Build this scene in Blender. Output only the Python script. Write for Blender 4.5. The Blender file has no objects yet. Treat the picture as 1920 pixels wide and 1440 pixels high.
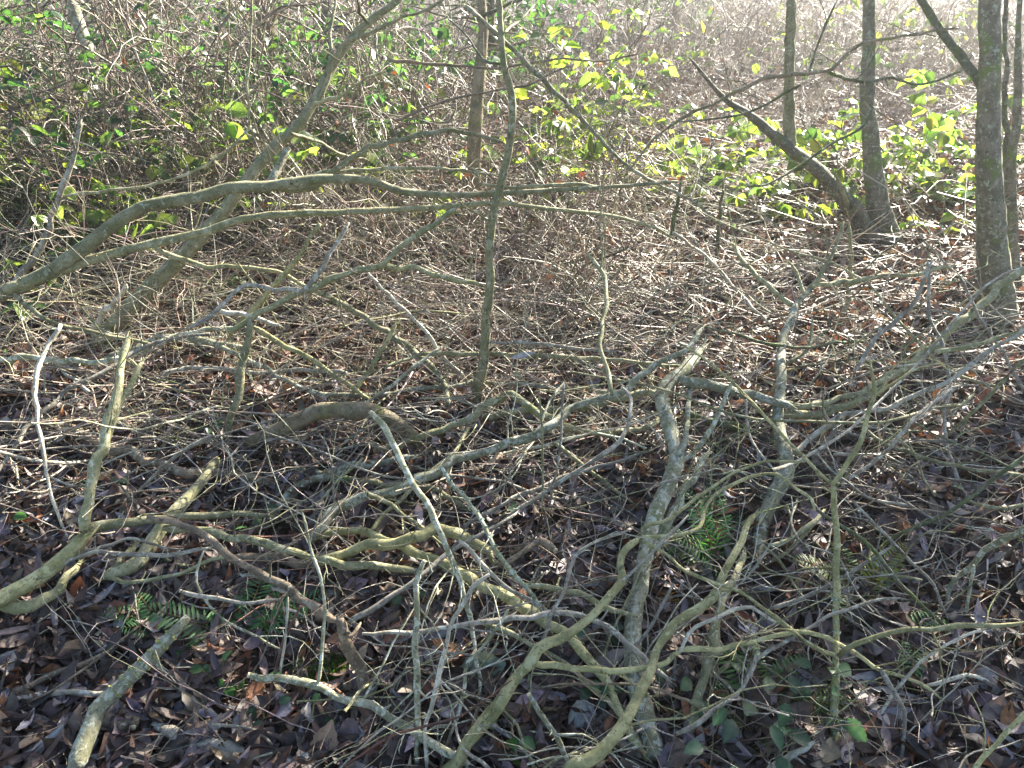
import bpy, math, random
import numpy as np
from math import radians as R

sc = bpy.context.scene
col = sc.collection
rng = np.random.RandomState(11)
random.seed(11)

# ------------------------------------------------------------------ camera, sky, sun, exposure
H, PITCH, F = 1.5, R(30.0), 1478.0            # camera height (m), pitch down, focal length in pixels of a 1920 wide frame
cam = bpy.data.objects.new('camera', bpy.data.cameras.new('camera'))
col.objects.link(cam)
cam.location = (0, 0, H)
cam.rotation_euler = (math.pi/2 - PITCH, 0, 0)
cam.data.sensor_width = 36.0
cam.data.lens = F/1920.0*36.0
cam.data.clip_start, cam.data.clip_end = 0.05, 500
sc.camera = cam

SUN_AZ, SUN_EL = R(37.0), R(28.0)             # azimuth to the right of the view direction, elevation
w = bpy.data.worlds.new('World'); sc.world = w; w.use_nodes = True
nt = w.node_tree
sky = nt.nodes.new('ShaderNodeTexSky'); sky.sky_type = 'NISHITA'; sky.sun_disc = False
sky.sun_elevation = SUN_EL; sky.sun_rotation = SUN_AZ
bg = nt.nodes['Background']; bg.inputs['Strength'].default_value = 0.056
nt.links.new(sky.outputs[0], bg.inputs['Color'])
sl = bpy.data.lights.new('sun', 'SUN'); sl.energy = 5.0; sl.angle = R(0.5); sl.color = (1.0, 0.93, 0.80)
so = bpy.data.objects.new('sun', sl); col.objects.link(so)
so.rotation_euler = (math.pi/2 - SUN_EL, 0, math.pi - SUN_AZ)
so.location = (6, 8, 6)
sc.view_settings.view_transform = 'Standard'; sc.view_settings.look = 'None'
sc.view_settings.gamma = 1.0; sc.view_settings.use_curve_mapping = False
sc.view_settings.exposure = 2.8
sc.cycles.sample_clamp_direct = 12.0; sc.cycles.sample_clamp_indirect = 4.0
sc.cycles.max_bounces = 6; sc.cycles.diffuse_bounces = 3; sc.cycles.transmission_bounces = 4; sc.cycles.transparent_max_bounces = 4

# ------------------------------------------------------------------ helpers
def tag(o, label=None, cat=None, group=None, kind=None):
    for k, v in (('label', label), ('category', cat), ('group', group), ('kind', kind)):
        if v: o[k] = v
    return o

def empty(name, loc, label=None, cat=None, group=None):
    o = bpy.data.objects.new(name, None); col.objects.link(o); o.location = tuple(float(v) for v in loc)
    o.empty_display_size = 0.05
    return tag(o, label, cat, group)

def mk(name, V, Q, mat, parent=None, loc=None, tint=None, smooth=True):
    """one mesh object out of numpy vertices and quads; loc = its origin (or its parent's)"""
    V = np.asarray(V, dtype=np.float64).reshape(-1, 3); Q = np.asarray(Q, dtype=np.int32).reshape(-1, 4)
    if parent is not None: org = np.array(parent['org'])
    elif loc is not None: org = np.array(loc, dtype=float)
    else: org = V[0].copy()
    me = bpy.data.meshes.new(name)
    me.vertices.add(len(V)); me.vertices.foreach_set('co', (V-org).astype(np.float32).ravel())
    me.loops.add(Q.size); me.loops.foreach_set('vertex_index', Q.ravel())
    me.polygons.add(len(Q)); me.polygons.foreach_set('loop_start', np.arange(0, Q.size, 4, dtype=np.int32))
    try: me.polygons.foreach_set('loop_total', np.full(len(Q), 4, dtype=np.int32))
    except Exception: pass
    if smooth: me.polygons.foreach_set('use_smooth', np.ones(len(Q), dtype=bool))
    if tint is not None:
        a = me.attributes.new('tint', 'FLOAT_COLOR', 'POINT')
        a.data.foreach_set('color', np.concatenate([tint, np.ones((len(tint), 1))], 1).astype(np.float32).ravel())
    me.update(calc_edges=True); me.validate()
    me.materials.append(mat)
    o = bpy.data.objects.new(name, me); col.objects.link(o)
    if parent is not None: o.parent = parent
    else: o.location = tuple(org)
    return o

def root(name, loc, label=None, cat=None, group=None):
    o = empty(name, loc, label, cat, group); o['org'] = [float(v) for v in loc]; return o

def gz(x, y):
    """ground height"""
    x = np.asarray(x, dtype=float); y = np.asarray(y, dtype=float)
    return (0.012*np.sin(x*5.1+1.3)*np.cos(y*4.3) + 0.010*np.sin(x*11+y*7.7) + 0.03*np.sin(x*0.9+0.4)*np.sin(y*0.8+1.0)
            + 0.006*np.sin(x*23+2*np.sin(y*19)))

def unproj(px, py, h=None, Y=None):
    a = (px-960.0)/F; b = (720.0-py)/F
    c, s = math.cos(PITCH), math.sin(PITCH)
    d = np.array([a, c+b*s, -s+b*c])
    t = (H-h)/(-d[2]) if Y is None else Y/d[1]
    return np.array([0, 0, H]) + d*t, t

def catmull(P, n):
    P = np.asarray(P, dtype=float)
    if len(P) == 2: P = np.array([P[0], (P[0]+P[1])/2, P[1]])
    A = np.vstack([2*P[0]-P[1], P, 2*P[-1]-P[-2]])
    seg = np.linalg.norm(np.diff(P[:, :3], axis=0), axis=1); L = np.concatenate([[0], np.cumsum(seg)])
    out = []
    for s in np.linspace(0, L[-1], n):
        i = min(int(np.searchsorted(L, s, side='right'))-1, len(P)-2); i = max(i, 0)
        t = (s-L[i])/max(seg[i], 1e-9)
        p0, p1, p2, p3 = A[i], A[i+1], A[i+2], A[i+3]
        out.append(0.5*((2*p1)+(-p0+p2)*t+(2*p0-5*p1+4*p2-p3)*t*t+(-p0+3*p1-3*p2+p3)*t**3))
    return np.array(out)

def tube(P, rad, K=8, caps=True, rough=0.0):
    """V, Q of one tube with parallel-transported rings"""
    P = np.asarray(P, float); n = len(P)
    T = np.gradient(P, axis=0); T /= np.linalg.norm(T, axis=1)[:, None]+1e-12
    u = np.cross(T[0], [0.3, 0.2, 1.0]);
    if np.linalg.norm(u) < 1e-3: u = np.cross(T[0], [1, 0, 0])
    u /= np.linalg.norm(u)
    ang = np.arange(K)*2*math.pi/K; rings = []
    lob = 1 + rough*rng.randn(K)
    for i in range(n):
        u = u - T[i]*np.dot(u, T[i]); u /= np.linalg.norm(u)+1e-12
        v = np.cross(T[i], u)
        rr = rad[i]*(lob + (rough*0.7*rng.randn(K) if rough else 0))
        rings.append(P[i] + (np.cos(ang)*rr)[:, None]*u + (np.sin(ang)*rr)[:, None]*v)
    if caps:
        rings.insert(0, P[0] + (rings[0]-P[0])*0.02); rings.append(P[-1] + (rings[-1]-P[-1])*0.02)
    V = np.concatenate(rings); m = len(rings)
    i, j = np.meshgrid(np.arange(m-1), np.arange(K), indexing='ij')
    a = i*K+j; b = i*K+(j+1) % K
    return V, np.stack([a, b, b+K, a+K], -1).reshape(-1, 4)

def tubes(PL, RAD, K=3):
    """many tubes of the same number of points at once: PL (N,M,3), RAD (N,M)"""
    N, M, _ = PL.shape
    T = np.gradient(PL, axis=1); T /= np.linalg.norm(T, axis=2)[..., None]+1e-12
    ref = np.array([0.31, 0.17, 0.93]); ref = np.where((np.abs(T@ref) > 0.93)[..., None], np.array([0.95, -0.2, 0.1]), ref)
    u = np.cross(T, ref); u /= np.linalg.norm(u, axis=2)[..., None]+1e-12
    v = np.cross(T, u)
    ang = np.arange(K)*2*math.pi/K
    V = PL[:, :, None, :] + RAD[:, :, None, None]*(np.cos(ang)[:, None]*u[:, :, None, :] + np.sin(ang)[:, None]*v[:, :, None, :])
    n, i, j = np.meshgrid(np.arange(N), np.arange(M-1), np.arange(K), indexing='ij')
    a = n*M*K+i*K+j; b = n*M*K+i*K+(j+1) % K
    return V.reshape(-1, 3), np.stack([a, b, b+K, a+K], -1).reshape(-1, 4)

def norm(v): return v/(np.linalg.norm(v, axis=-1)[..., None]+1e-12)

def walk(org, d, length, M=7, kink=0.25, lift=0.0, floor=True):
    """kinked polylines: org (N,3), d (N,3), length (N,) -> (N,M,3)"""
    N = len(org); P = np.zeros((N, M, 3)); P[:, 0] = org; d = norm(np.array(d, float)); step = (length/(M-1))[:, None]
    for i in range(1, M):
        d = norm(d + kink*rng.randn(N, 3) + np.array([0, 0, lift]))
        P[:, i] = P[:, i-1] + d*step
    if floor:
        g = gz(P[..., 0], P[..., 1])+0.006
        P[..., 2] = np.maximum(P[..., 2], g)
    return P

def taper(r, M, tip=0.35): return r[:, None]*np.linspace(1, tip, M)[None, :]

def sub(PL, n, spread=0.9):
    """n shoots per polyline: origins on it and directions off it"""
    N, M, _ = PL.shape
    k = rng.randint(1, M-1, size=(N, n)); idx = np.arange(N)[:, None]
    f = rng.rand(N, n)[..., None]
    o = PL[idx, k]*(1-f) + PL[idx, k+1]*f
    t = norm(PL[idx, k+1]-PL[idx, k])
    d = norm(t + spread*rng.randn(N, n, 3))
    return o.reshape(-1, 3), d.reshape(-1, 3)

def join(parts):
    Vs, Qs, n = [], [], 0
    for V, Q in parts:
        Vs.append(V); Qs.append(Q+n); n += len(V)
    return np.concatenate(Vs), np.concatenate(Qs)

PROFILES = {
    'willow': [0.05, 0.62, 0.95, 1.0, 0.72, 0.05],
    'ovate':  [0.10, 0.86, 1.0, 0.84, 0.50, 0.03],
    'round':  [0.30, 0.95, 1.0, 0.95, 0.66, 0.06],
    'oak':    [0.10, 0.55, 0.62, 1.0, 0.78, 0.22],
}
def leaves(c, fwd, up, length, width, curl, fold, twist, prof='ovate', S=6):
    """leaf blades with a midrib: every argument is per leaf; 6 stations x 3 points"""
    N = len(c); t = np.linspace(0, 1, S); w_ = np.interp(t, np.linspace(0, 1, 6), PROFILES[prof])
    if S > 6: w_ = np.sqrt(w_)*np.sqrt(np.sin(math.pi*np.clip(t*.93+.04, 0, 1)))*np.where(np.arange(S) % 2, 1.06, .92)
    fwd = norm(fwd); side = norm(np.cross(fwd, up)); up = np.cross(side, fwd)
    cu = np.where(np.abs(curl) < 1e-3, 1e-3, curl)[:, None]
    a = cu*(t[None]-0.5)
    x = (np.sin(a)/cu)*length[:, None]; z = ((1-np.cos(a))/cu)*length[:, None]
    mid = c[:, None] + x[..., None]*fwd[:, None] + z[..., None]*up[:, None]
    tw = twist[:, None]*(t[None]-0.5)
    nrm = -np.sin(a)[..., None]*fwd[:, None] + np.cos(a)[..., None]*up[:, None]
    sd = np.cos(tw)[..., None]*side[:, None] + np.sin(tw)[..., None]*nrm
    hw = 0.5*width[:, None]*w_[None]*(1+(.16 if S == 6 else .04)*rng.randn(N, S)); ri = (fold[:, None]*hw)[..., None]*nrm
    fl = np.sqrt(np.maximum(1-np.minimum(np.abs(fold), .95)**2, .1))[:, None]
    V = np.stack([mid-(hw*fl)[..., None]*sd+ri, mid, mid+(hw*fl)[..., None]*sd+ri], 2)   # N,S,3,3
    n, i, j = np.meshgrid(np.arange(N), np.arange(S-1), np.arange(2), indexing='ij')
    q = n*S*3+i*3+j
    return V.reshape(-1, 3), np.stack([q, q+1, q+4, q+3], -1).reshape(-1, 4)

# ------------------------------------------------------------------ materials
def new_mat(name):
    m = bpy.data.materials.new(name); m.use_nodes = True
    t = m.node_tree; t.nodes.clear()
    out = t.nodes.new('ShaderNodeOutputMaterial')
    return m, t, out
def nd(t, typ, **kw):
    n = t.nodes.new(typ)
    for k, v in kw.items():
        if k in n.inputs: n.inputs[k].default_value = v
        else: setattr(n, k, v)
    return n
def noise(t, co, scale, detail=4, rough=0.6, dist=0.0):
    n = nd(t, 'ShaderNodeTexNoise', Scale=scale, Detail=detail, Roughness=rough, Distortion=dist)
    t.links.new(co, n.inputs['Vector']); return n.outputs['Fac']
def ramp(t, fac, lo, hi):
    n = nd(t, 'ShaderNodeMapRange', interpolation_type='SMOOTHSTEP')
    n.inputs[1].default_value = lo; n.inputs[2].default_value = hi
    t.links.new(fac, n.inputs[0]); return n.outputs[0]
def mixc(t, fac, a, b, blend='MIX'):
    n = nd(t, 'ShaderNodeMix', data_type='RGBA', blend_type=blend)
    for s, v in ((n.inputs[0], fac), (n.inputs[6], a), (n.inputs[7], b)):
        if hasattr(v, 'is_linked') or hasattr(v, 'links'): t.links.new(v, s)
        elif isinstance(v, (int, float)): s.default_value = v
        else: s.default_value = (*v, 1)
    return n.outputs[2]
def bump(t, hgt, strength, dist):
    n = nd(t, 'ShaderNodeBump', Strength=strength, Distance=dist); t.links.new(hgt, n.inputs['Height']); return n.outputs[0]

def bark(name, c1, c2, lichen=(0.42, 0.45, 0.36), la=0.62, moss=None, ma=0.6, rough=0.8, bs=0.8):
    m, t, out = new_mat(name)
    co = nd(t, 'ShaderNodeTexCoord').outputs['Object']
    rnd = nd(t, 'ShaderNodeObjectInfo').outputs['Random']
    off = nd(t, 'ShaderNodeVectorMath', operation='ADD')
    t.links.new(co, off.inputs[0]); t.links.new(rnd, off.inputs[1]); co = off.outputs[0]
    base = mixc(t, ramp(t, noise(t, co, 16, 5, 0.7), 0.40, 0.60), tuple(v*1.15 for v in c1), tuple(v*.78 for v in c2))
    base = mixc(t, ramp(t, noise(t, co, 33, 4, 0.7), 0.60, 0.66), base, tuple(v*0.40 for v in c2))
    base = mixc(t, ramp(t, noise(t, co, 130, 3), 0.52, 0.72), base, tuple(v*0.42 for v in c1))
    if moss: base = mixc(t, ramp(t, noise(t, co, 9, 4, 0.7), ma-0.05, ma+0.1), base, moss)
    base = mixc(t, ramp(t, noise(t, co, 48, 4, 0.7), la-.03, la+0.02), base, lichen)
    pm = nd(t, 'ShaderNodeMath', operation='MULTIPLY'); pm.inputs[1].default_value = .6; t.links.new(ramp(t, noise(t, co, 21, 6, 0.75), 0.57, 0.61), pm.inputs[0])
    base = mixc(t, pm.outputs[0], base, lichen)
    hsv = nd(t, 'ShaderNodeHueSaturation'); mr = nd(t, 'ShaderNodeMapRange'); mr.inputs[3].default_value = 0.72; mr.inputs[4].default_value = 1.25
    t.links.new(rnd, mr.inputs[0]); t.links.new(mr.outputs[0], hsv.inputs['Value']); t.links.new(base, hsv.inputs['Color'])
    p = nd(t, 'ShaderNodeBsdfPrincipled', Roughness=rough)
    p.inputs['Specular IOR Level'].default_value = 0.4
    t.links.new(hsv.outputs[0], p.inputs['Base Color'])
    t.links.new(bump(t, noise(t, co, 95, 5, 0.7, 0.6), bs, 0.004), p.inputs['Normal'])
    t.links.new(p.outputs[0], out.inputs['Surface'])
    return m

M = {
 'g': bark('bark_olive',  (0.245, 0.225, 0.125), (0.21, 0.205, 0.095), (0.40, 0.40, 0.28), 0.62, (0.13, 0.145, 0.045), 0.62),
 'y': bark('bark_yellow', (0.31, 0.28, 0.135), (0.24, 0.225, 0.095), (0.45, 0.43, 0.25), 0.66),
 'l': bark('bark_lichen', (0.255, 0.245, 0.165), (0.215, 0.21, 0.115), (0.43, 0.44, 0.35), 0.56, (0.17, 0.19, 0.06), 0.62),
 'k': bark('bark_grey',   (0.25, 0.22, 0.175), (0.20, 0.175, 0.13), (0.39, 0.39, 0.32), 0.60),
 'b': bark('bark_brown',  (0.20, 0.145, 0.095), (0.15, 0.115, 0.075), (0.33, 0.31, 0.23), 0.64, (0.13, 0.13, 0.04), 0.66),
 'd': bark('bark_dark',   (0.105, 0.10, 0.06), (0.08, 0.09, 0.035), (0.22, 0.25, 0.16), 0.64, (0.085, 0.115, 0.02), 0.55),
 'p': bark('bark_pale',   (0.44, 0.40, 0.31), (0.36, 0.32, 0.235), (0.52, 0.51, 0.44), 0.62),
 'r': bark('bark_red',    (0.19, 0.085, 0.055), (0.145, 0.075, 0.055), (0.26, 0.19, 0.15), 0.68),
 'm': bark('bark_mossy',  (0.20, 0.155, 0.095), (0.155, 0.13, 0.07), (0.30, 0.27, 0.18), 0.64, (0.16, 0.165, 0.045), 0.58, bs=1.0),
 't': bark('bark_trunk',  (0.15, 0.13, 0.092), (0.12, 0.11, 0.07), (0.25, 0.28, 0.20), 0.60, (0.10, 0.13, 0.03), 0.56, bs=1.0),
}
def plain(name, c, rough=0.8, var=0.25, scale=60):
    m, t, out = new_mat(name); co = nd(t, 'ShaderNodeTexCoord').outputs['Object']
    cc = mixc(t, ramp(t, noise(t, co, scale, 4), 0.3, 0.7), tuple(v*(1-var) for v in c), tuple(min(v*(1+var), .9) for v in c))
    p = nd(t, 'ShaderNodeBsdfPrincipled', Roughness=rough); t.links.new(cc, p.inputs['Base Color'])
    t.links.new(bump(t, noise(t, co, scale*3, 4), 0.4, 0.002), p.inputs['Normal'])
    t.links.new(p.outputs[0], out.inputs['Surface']); return m
M['cut'] = plain('cut_wood', (0.50, 0.43, 0.27), 0.8, 0.2, 120)
M['peel'] = plain('peeled_wood', (0.42, 0.38, 0.26), 0.75, 0.3, 70)
M['lich'] = plain('lichen_crust', (0.36, 0.42, 0.33), 0.95, 0.3, 150)
M['lichy'] = plain('lichen_yellow', (0.40, 0.36, 0.08), 0.95, 0.3, 150)
M['moss'] = plain('moss', (0.08, 0.14, 0.018), 0.95, 0.4, 60)

def tinted(name, rough, transl=0.0, tcol=(1, 1, 1), spec=0.4, nscale=90, lo=0.6, hi=1.3, bs=0.3):
    m, t, out = new_mat(name)
    at = nd(t, 'ShaderNodeAttribute', attribute_name='tint').outputs['Color']
    co = nd(t, 'ShaderNodeTexCoord').outputs['Object']
    mr = nd(t, 'ShaderNodeMapRange'); mr.inputs[1].default_value = 0.3; mr.inputs[2].default_value = 0.7
    mr.inputs[3].default_value = lo; mr.inputs[4].default_value = hi
    n = noise(t, co, nscale, 4, 0.65); t.links.new(n, mr.inputs[0])
    c = nd(t, 'ShaderNodeVectorMath', operation='SCALE'); t.links.new(at, c.inputs[0]); t.links.new(mr.outputs[0], c.inputs['Scale'])
    p = nd(t, 'ShaderNodeBsdfPrincipled', Roughness=rough); p.inputs['Specular IOR Level'].default_value = spec
    t.links.new(c.outputs[0], p.inputs['Base Color'])
    if bs: t.links.new(bump(t, n, bs, 0.003), p.inputs['Normal'])
    if transl:
        tr = nd(t, 'ShaderNodeBsdfTranslucent'); tc = mixc(t, 1.0, c.outputs[0], tcol, 'MULTIPLY'); t.links.new(tc, tr.inputs['Color'])
        ms = nd(t, 'ShaderNodeMixShader'); ms.inputs[0].default_value = transl
        t.links.new(p.outputs[0], ms.inputs[1]); t.links.new(tr.outputs[0], ms.inputs[2]); t.links.new(ms.outputs[0], out.inputs['Surface'])
    else: t.links.new(p.outputs[0], out.inputs['Surface'])
    return m
M['litter'] = tinted('dead_leaf', 0.55, 0.14, (1.3, 1.0, 0.7), 0.5)
M['leaf'] = tinted('green_leaf', 0.36, 0.52, (2.7, 2.9, 1.7), 0.55, 70, 0.8, 1.15, 0.25)
M['fern'] = tinted('fern_leaf', 0.55, 0.4, (2.2, 2.2, 1.0), 0.4, 70, 0.8, 1.2, 0)
M['twig'] = tinted('twig_bark', 0.5, 0, spec=0.5, nscale=120, lo=0.55, hi=1.4, bs=0.4)
M['grass'] = tinted('dry_stalk', 0.6, 0.2, (1.1, 1.05, 0.9), 0.4, 60, 0.85, 1.15, 0)

def tints(n, per, palette, weights=None, jit=0.18):
    """a colour per item out of a palette, repeated for the item's vertices"""
    pal = np.array(palette); k = rng.choice(len(pal), size=n, p=weights)
    c = pal[k]*(1+jit*rng.randn(n, 1))*(1+0.06*rng.randn(n, 3))
    return np.repeat(np.clip(c, 0.004, 0.9), per, axis=0)

# ------------------------------------------------------------------ ground
m, t, out = new_mat('soil')
co = nd(t, 'ShaderNodeTexCoord').outputs['Object']
c = mixc(t, ramp(t, noise(t, co, 30, 6, 0.7), 0.35, 0.65), (0.028, 0.021, 0.016), (0.085, 0.058, 0.042))
c = mixc(t, ramp(t, noise(t, co, 55, 3, 0.6), 0.60, 0.70), c, (0.16, 0.11, 0.08))
p = nd(t, 'ShaderNodeBsdfPrincipled', Roughness=0.9); t.links.new(c, p.inputs['Base Color'])
t.links.new(bump(t, noise(t, co, 60, 6, 0.7), 1.0, 0.02), p.inputs['Normal']); t.links.new(p.outputs[0], out.inputs['Surface'])
M['soil'] = m
xs = np.concatenate([np.linspace(-80, -8, 20), np.linspace(-7.6, 7.6, 190), np.linspace(8, 80, 20)])
ys = np.concatenate([np.linspace(-20, -0.5, 12), np.linspace(0, 9, 150), np.linspace(9.4, 120, 40)])
X, Y_ = np.meshgrid(xs, ys, indexing='ij')
V = np.stack([X, Y_, gz(X, Y_)], -1).reshape(-1, 3)
i, j = np.meshgrid(np.arange(len(xs)-1), np.arange(len(ys)-1), indexing='ij'); q = i*len(ys)+j
tag(mk('woodland_ground', V, np.stack([q, q+len(ys), q+len(ys)+1, q+1], -1).reshape(-1, 4), M['soil'], loc=(0, 0, 0)), kind='structure')
# ------------------------------------------------------------------ branches: traced outlines given their own height or distance
def trace(pts, spec, w0, w1):
    """pixel way-points -> 3-D way-points with radius; spec = ('h', h0, h1) height above ground or ('Y', y0, y1) distance ahead"""
    P = np.array(pts, float).reshape(-1, 2)
    L = np.concatenate([[0], np.cumsum(np.linalg.norm(np.diff(P, axis=0), axis=1))]); L /= L[-1]
    vals = np.interp(L, np.linspace(0, 1, len(spec)-1), spec[1:])
    ws = np.interp(L, np.linspace(0, 1, len(w0)), w0) if isinstance(w0, (list, tuple)) else w0+(w1-w0)*L
    out = []
    for (x, y), v, w_ in zip(P, vals, ws):
        q, d = unproj(x, y, h=v) if spec[0] == 'h' else unproj(x, y, Y=v)
        out.append([*q, w_*0.5*d/F])
    return np.array(out)

def limb_geo(W, K=None, splint=True, spur=1.4, wob=0.55):
    """bark tube with knots, wobble and short bud spurs"""
    Ltot = np.linalg.norm(np.diff(W[:, :3], axis=0), axis=1).sum(); n = int(np.clip(Ltot/0.022, 10, 110))
    C = catmull(W, n)
    s_ = np.linalg.norm(np.diff(W[:, :3], axis=0), axis=1); s_ = np.concatenate([[0], np.cumsum(s_)]); ss = np.linspace(0, s_[-1], n)
    C = .55*C+.45*np.stack([np.interp(ss, s_, W[:, k_]) for k_ in range(4)], 1)          # keep the angles of real wood
    kn = np.arange(0, n, 7); C[:, :3] += np.stack([np.interp(np.arange(n), kn, rng.randn(len(kn))) for _ in range(3)], 1)*np.minimum(C[:, 3:4]*.32, .003)
    C[-1, 3] *= .55; C[0, 3] *= .8
    P, r = C[:, :3].copy(), np.maximum(C[:, 3], 0.0011)
    nz = rng.randn(n, 3); k = np.array([.25, .5, .25])
    for a in range(3): nz[:, a] = np.convolve(nz[:, a], k, 'same')
    P[1:-1] += (nz*r[:, None]*(wob if r.max() < .018 else wob*.22 if r.max() < .035 else wob*.06))[1:-1]
    r = r*(1+(0.015 if r.max() > .035 else 0.03 if r.max() > .018 else .07)*np.convolve(rng.randn(n), k, 'same')/0.6)
    for _ in range(max(1, n//14)):
        c_ = rng.randint(0, n); r = r*(1+rng.uniform(.06, .22)*(.25 if r.max() > .018 and r.max() < .035 else .08 if r.max() > .03 else 1)*np.exp(-((np.arange(n)-c_)/1.2)**2))
    if K is None: K = 12 if r.max() > .012 else 9 if r.max() > 0.006 else 7
    V, Q = tube(P, r, K, True, 0.05); parts = [(V, Q)]
    ns = rng.poisson(spur*Ltot/0.07)
    if ns:
        idx = rng.randint(1, n-1, ns); tt = norm(P[idx+1]-P[idx-1]); d = norm(np.cross(tt, rng.randn(ns, 3)))
        d = norm(d+0.5*tt); ln = rng.uniform(.006, .030, ns); big = rng.rand(ns) < .22; rr = np.where(big, np.clip(r[idx]*.5, .001, .0045), np.clip(r[idx]*0.3, .0008, .0022))
        PL = walk(P[idx]+d*(r[idx]*0.6)[:, None], d, ln+r[idx]*0.4, 3, 0.2, floor=False)
        parts.append(tubes(PL, taper(rr, 3, 0.45), 4))
    if splint and .0035 < r[-2] < .03:                              # a torn end: a few splinters
        k = 5; dd = norm(P[-1]-P[-3]); o_ = P[-1]-dd*r[-2]*.6+norm(np.cross(np.repeat(dd[None], k, 0), rng.randn(k, 3)))*r[-2]*.5
        parts.append(tubes(walk(o_, dd+.13*rng.randn(k, 3), r[-2]*rng.uniform(1.2, 4.0, k), 3, .08, floor=False), taper(np.full(k, r[-2]*.36), 3, .15), 4))
    return join(parts), P, r

def side_twigs(parent, P, r, n, mat, lo=.12, hi=.45, up=0.25):
    for _ in range(n):
        i = rng.randint(len(P)//5, len(P)-2); tt = norm(P[i+1]-P[i-1]); d = norm(tt*0.8+np.cross(tt, rng.randn(3))*0.8+np.array([0, 0, up]))
        PL = walk(P[i][None], d[None], np.array([rng.uniform(lo, hi)]), 8, 0.22, 0.02); ra = np.array([min(r[i]*0.55, rng.uniform(.0014, .003))])
        ps = [tubes(PL, taper(ra, 8, .35), 5)]
        o, dd = sub(PL, rng.randint(1, 4)); Q2 = walk(o, dd, rng.uniform(.04, .14, len(o)), 5, .2); ps.append(tubes(Q2, taper(np.full(len(o), ra[0]*.6), 5, .4), 4))
        V, Q = join(ps); mk('side_twig', V, Q, mat, parent)

def cut_face(parent, P, r, end):
    i, j = (0, 1) if end == 's' else (-1, -2)
    d = norm(P[i]-P[j]); c = P[i]+d*0.0022
    V, Q = tube(np.array([c-d*0.004, c]), np.array([r[i], r[i]*0.96]), 12, True); mk('cut_end', V, Q, M['cut'], parent)

def B(name, cat, label, mat, spec, w0, w1, pts, forks=(), cut='', tw=0, spur=1.0, group=None, twm=None, up=.25, ext=0):
    """one branch lifted out of the pile: stem + side branches + twigs + sawn ends under one root"""
    W = trace(pts, spec, w0, w1)
    if ext:                                                       # carry a trunk on above what the picture shows
        d = norm(W[-1, :3]-W[-2, :3]+np.array([0, 0, .15])); n0 = W[-1].copy()
        for s in (0.33, 0.66, 1.0):
            W = np.vstack([W, [*(n0[:3]+d*ext*s+rng.randn(3)*.05), n0[3]*(1-.45*s)]])
    (V, Q), P, r = limb_geo(W, spur=spur, splint='e' not in cut)
    solo = not forks and not cut and not tw
    if solo:
        o = mk(name, V, Q, M[mat]); tag(o, label, cat, group); return o, P, r
    o = root(name, P[0], label, cat, group)
    mk('trunk' if cat in ('tree', 'sapling') else 'stem', V, Q, M[mat], o)
    for f in forks:
        fm, fspec, fw0, fw1, fp = f[:5]
        (V2, Q2), P2, r2 = limb_geo(trace(fp, fspec, fw0, fw1), spur=spur); sb = mk('side_branch', V2, Q2, M[fm], o); sb['org'] = list(o['org'])
        if len(f) > 5 and f[5]: side_twigs(sb, P2, r2, f[5], M[twm or fm], up=up)
    for e in cut: cut_face(o, P, r, e)
    if tw: side_twigs(o, P, r, tw, M[twm or mat], up=up)
    return o, P, r

def scatter_lichen(o, P, r, n, mats=('lich',), i0=0, i1=None):
    i1 = i1 or len(P)-1
    for mm in mats:
        k = rng.randint(i0, i1, n); tt = norm(P[np.minimum(k+1, len(P)-1)]-P[np.maximum(k-1, 0)]); d = norm(np.cross(tt, rng.randn(n, 3))+np.array([0, 0, .35]))
        c = P[k]+d*(r[k]*0.96)[:, None]; f = norm(np.cross(d, rng.randn(n, 3))+0.7*d); ln = rng.uniform(.003, .010, n)
        V, Q = leaves(c, f, d, ln, ln*0.8, rng.uniform(.5, 2, n), rng.uniform(-.4, .6, n), rng.randn(n), 'round')
        mk('lichen', V, Q, M[mm], o)

h = lambda *a: ('h',)+a
Yd = lambda *a: ('Y',)+a
FB, BR = 'fallen_branch', 'branch'

# ---- upper left: leaning stem and the two arching branches
B('leaning_stem', 'tree', 'thick mossy stem leaning up to the right from the ground beside the left log', 'g', Yd(2.86, 3.3, 3.9), [40, 32, 25, 21, 18, 13], 0,
  [143,667, 180,653, 217,610, 273,550, 333,493, 410,407, 467,333, 520,273, 563,233, 593,180, 633,103, 673,57, 707,30, 750,-4],
  [('g', Yd(3.55, 3.8), 9, 5, [595,195, 640,87, 693,62, 740,40, 793,20, 835,-4], 3), ('g', Yd(3.5, 3.2), 8, 4, [590,195, 640,180, 680,150, 720,135], 2),
   ('g', Yd(3.4, 3.9), 7, 4, [545,250, 590,262, 640,290, 690,300], 2), ('g', Yd(3.6, 3.8), 8, 5, [612,140, 622,95, 618,60, 630,-4], 2), ('d', Yd(3.75, 3.6), 7, 5, [693,42, 680,25, 672,-4], 1)], tw=4, ext=1.2)
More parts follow.
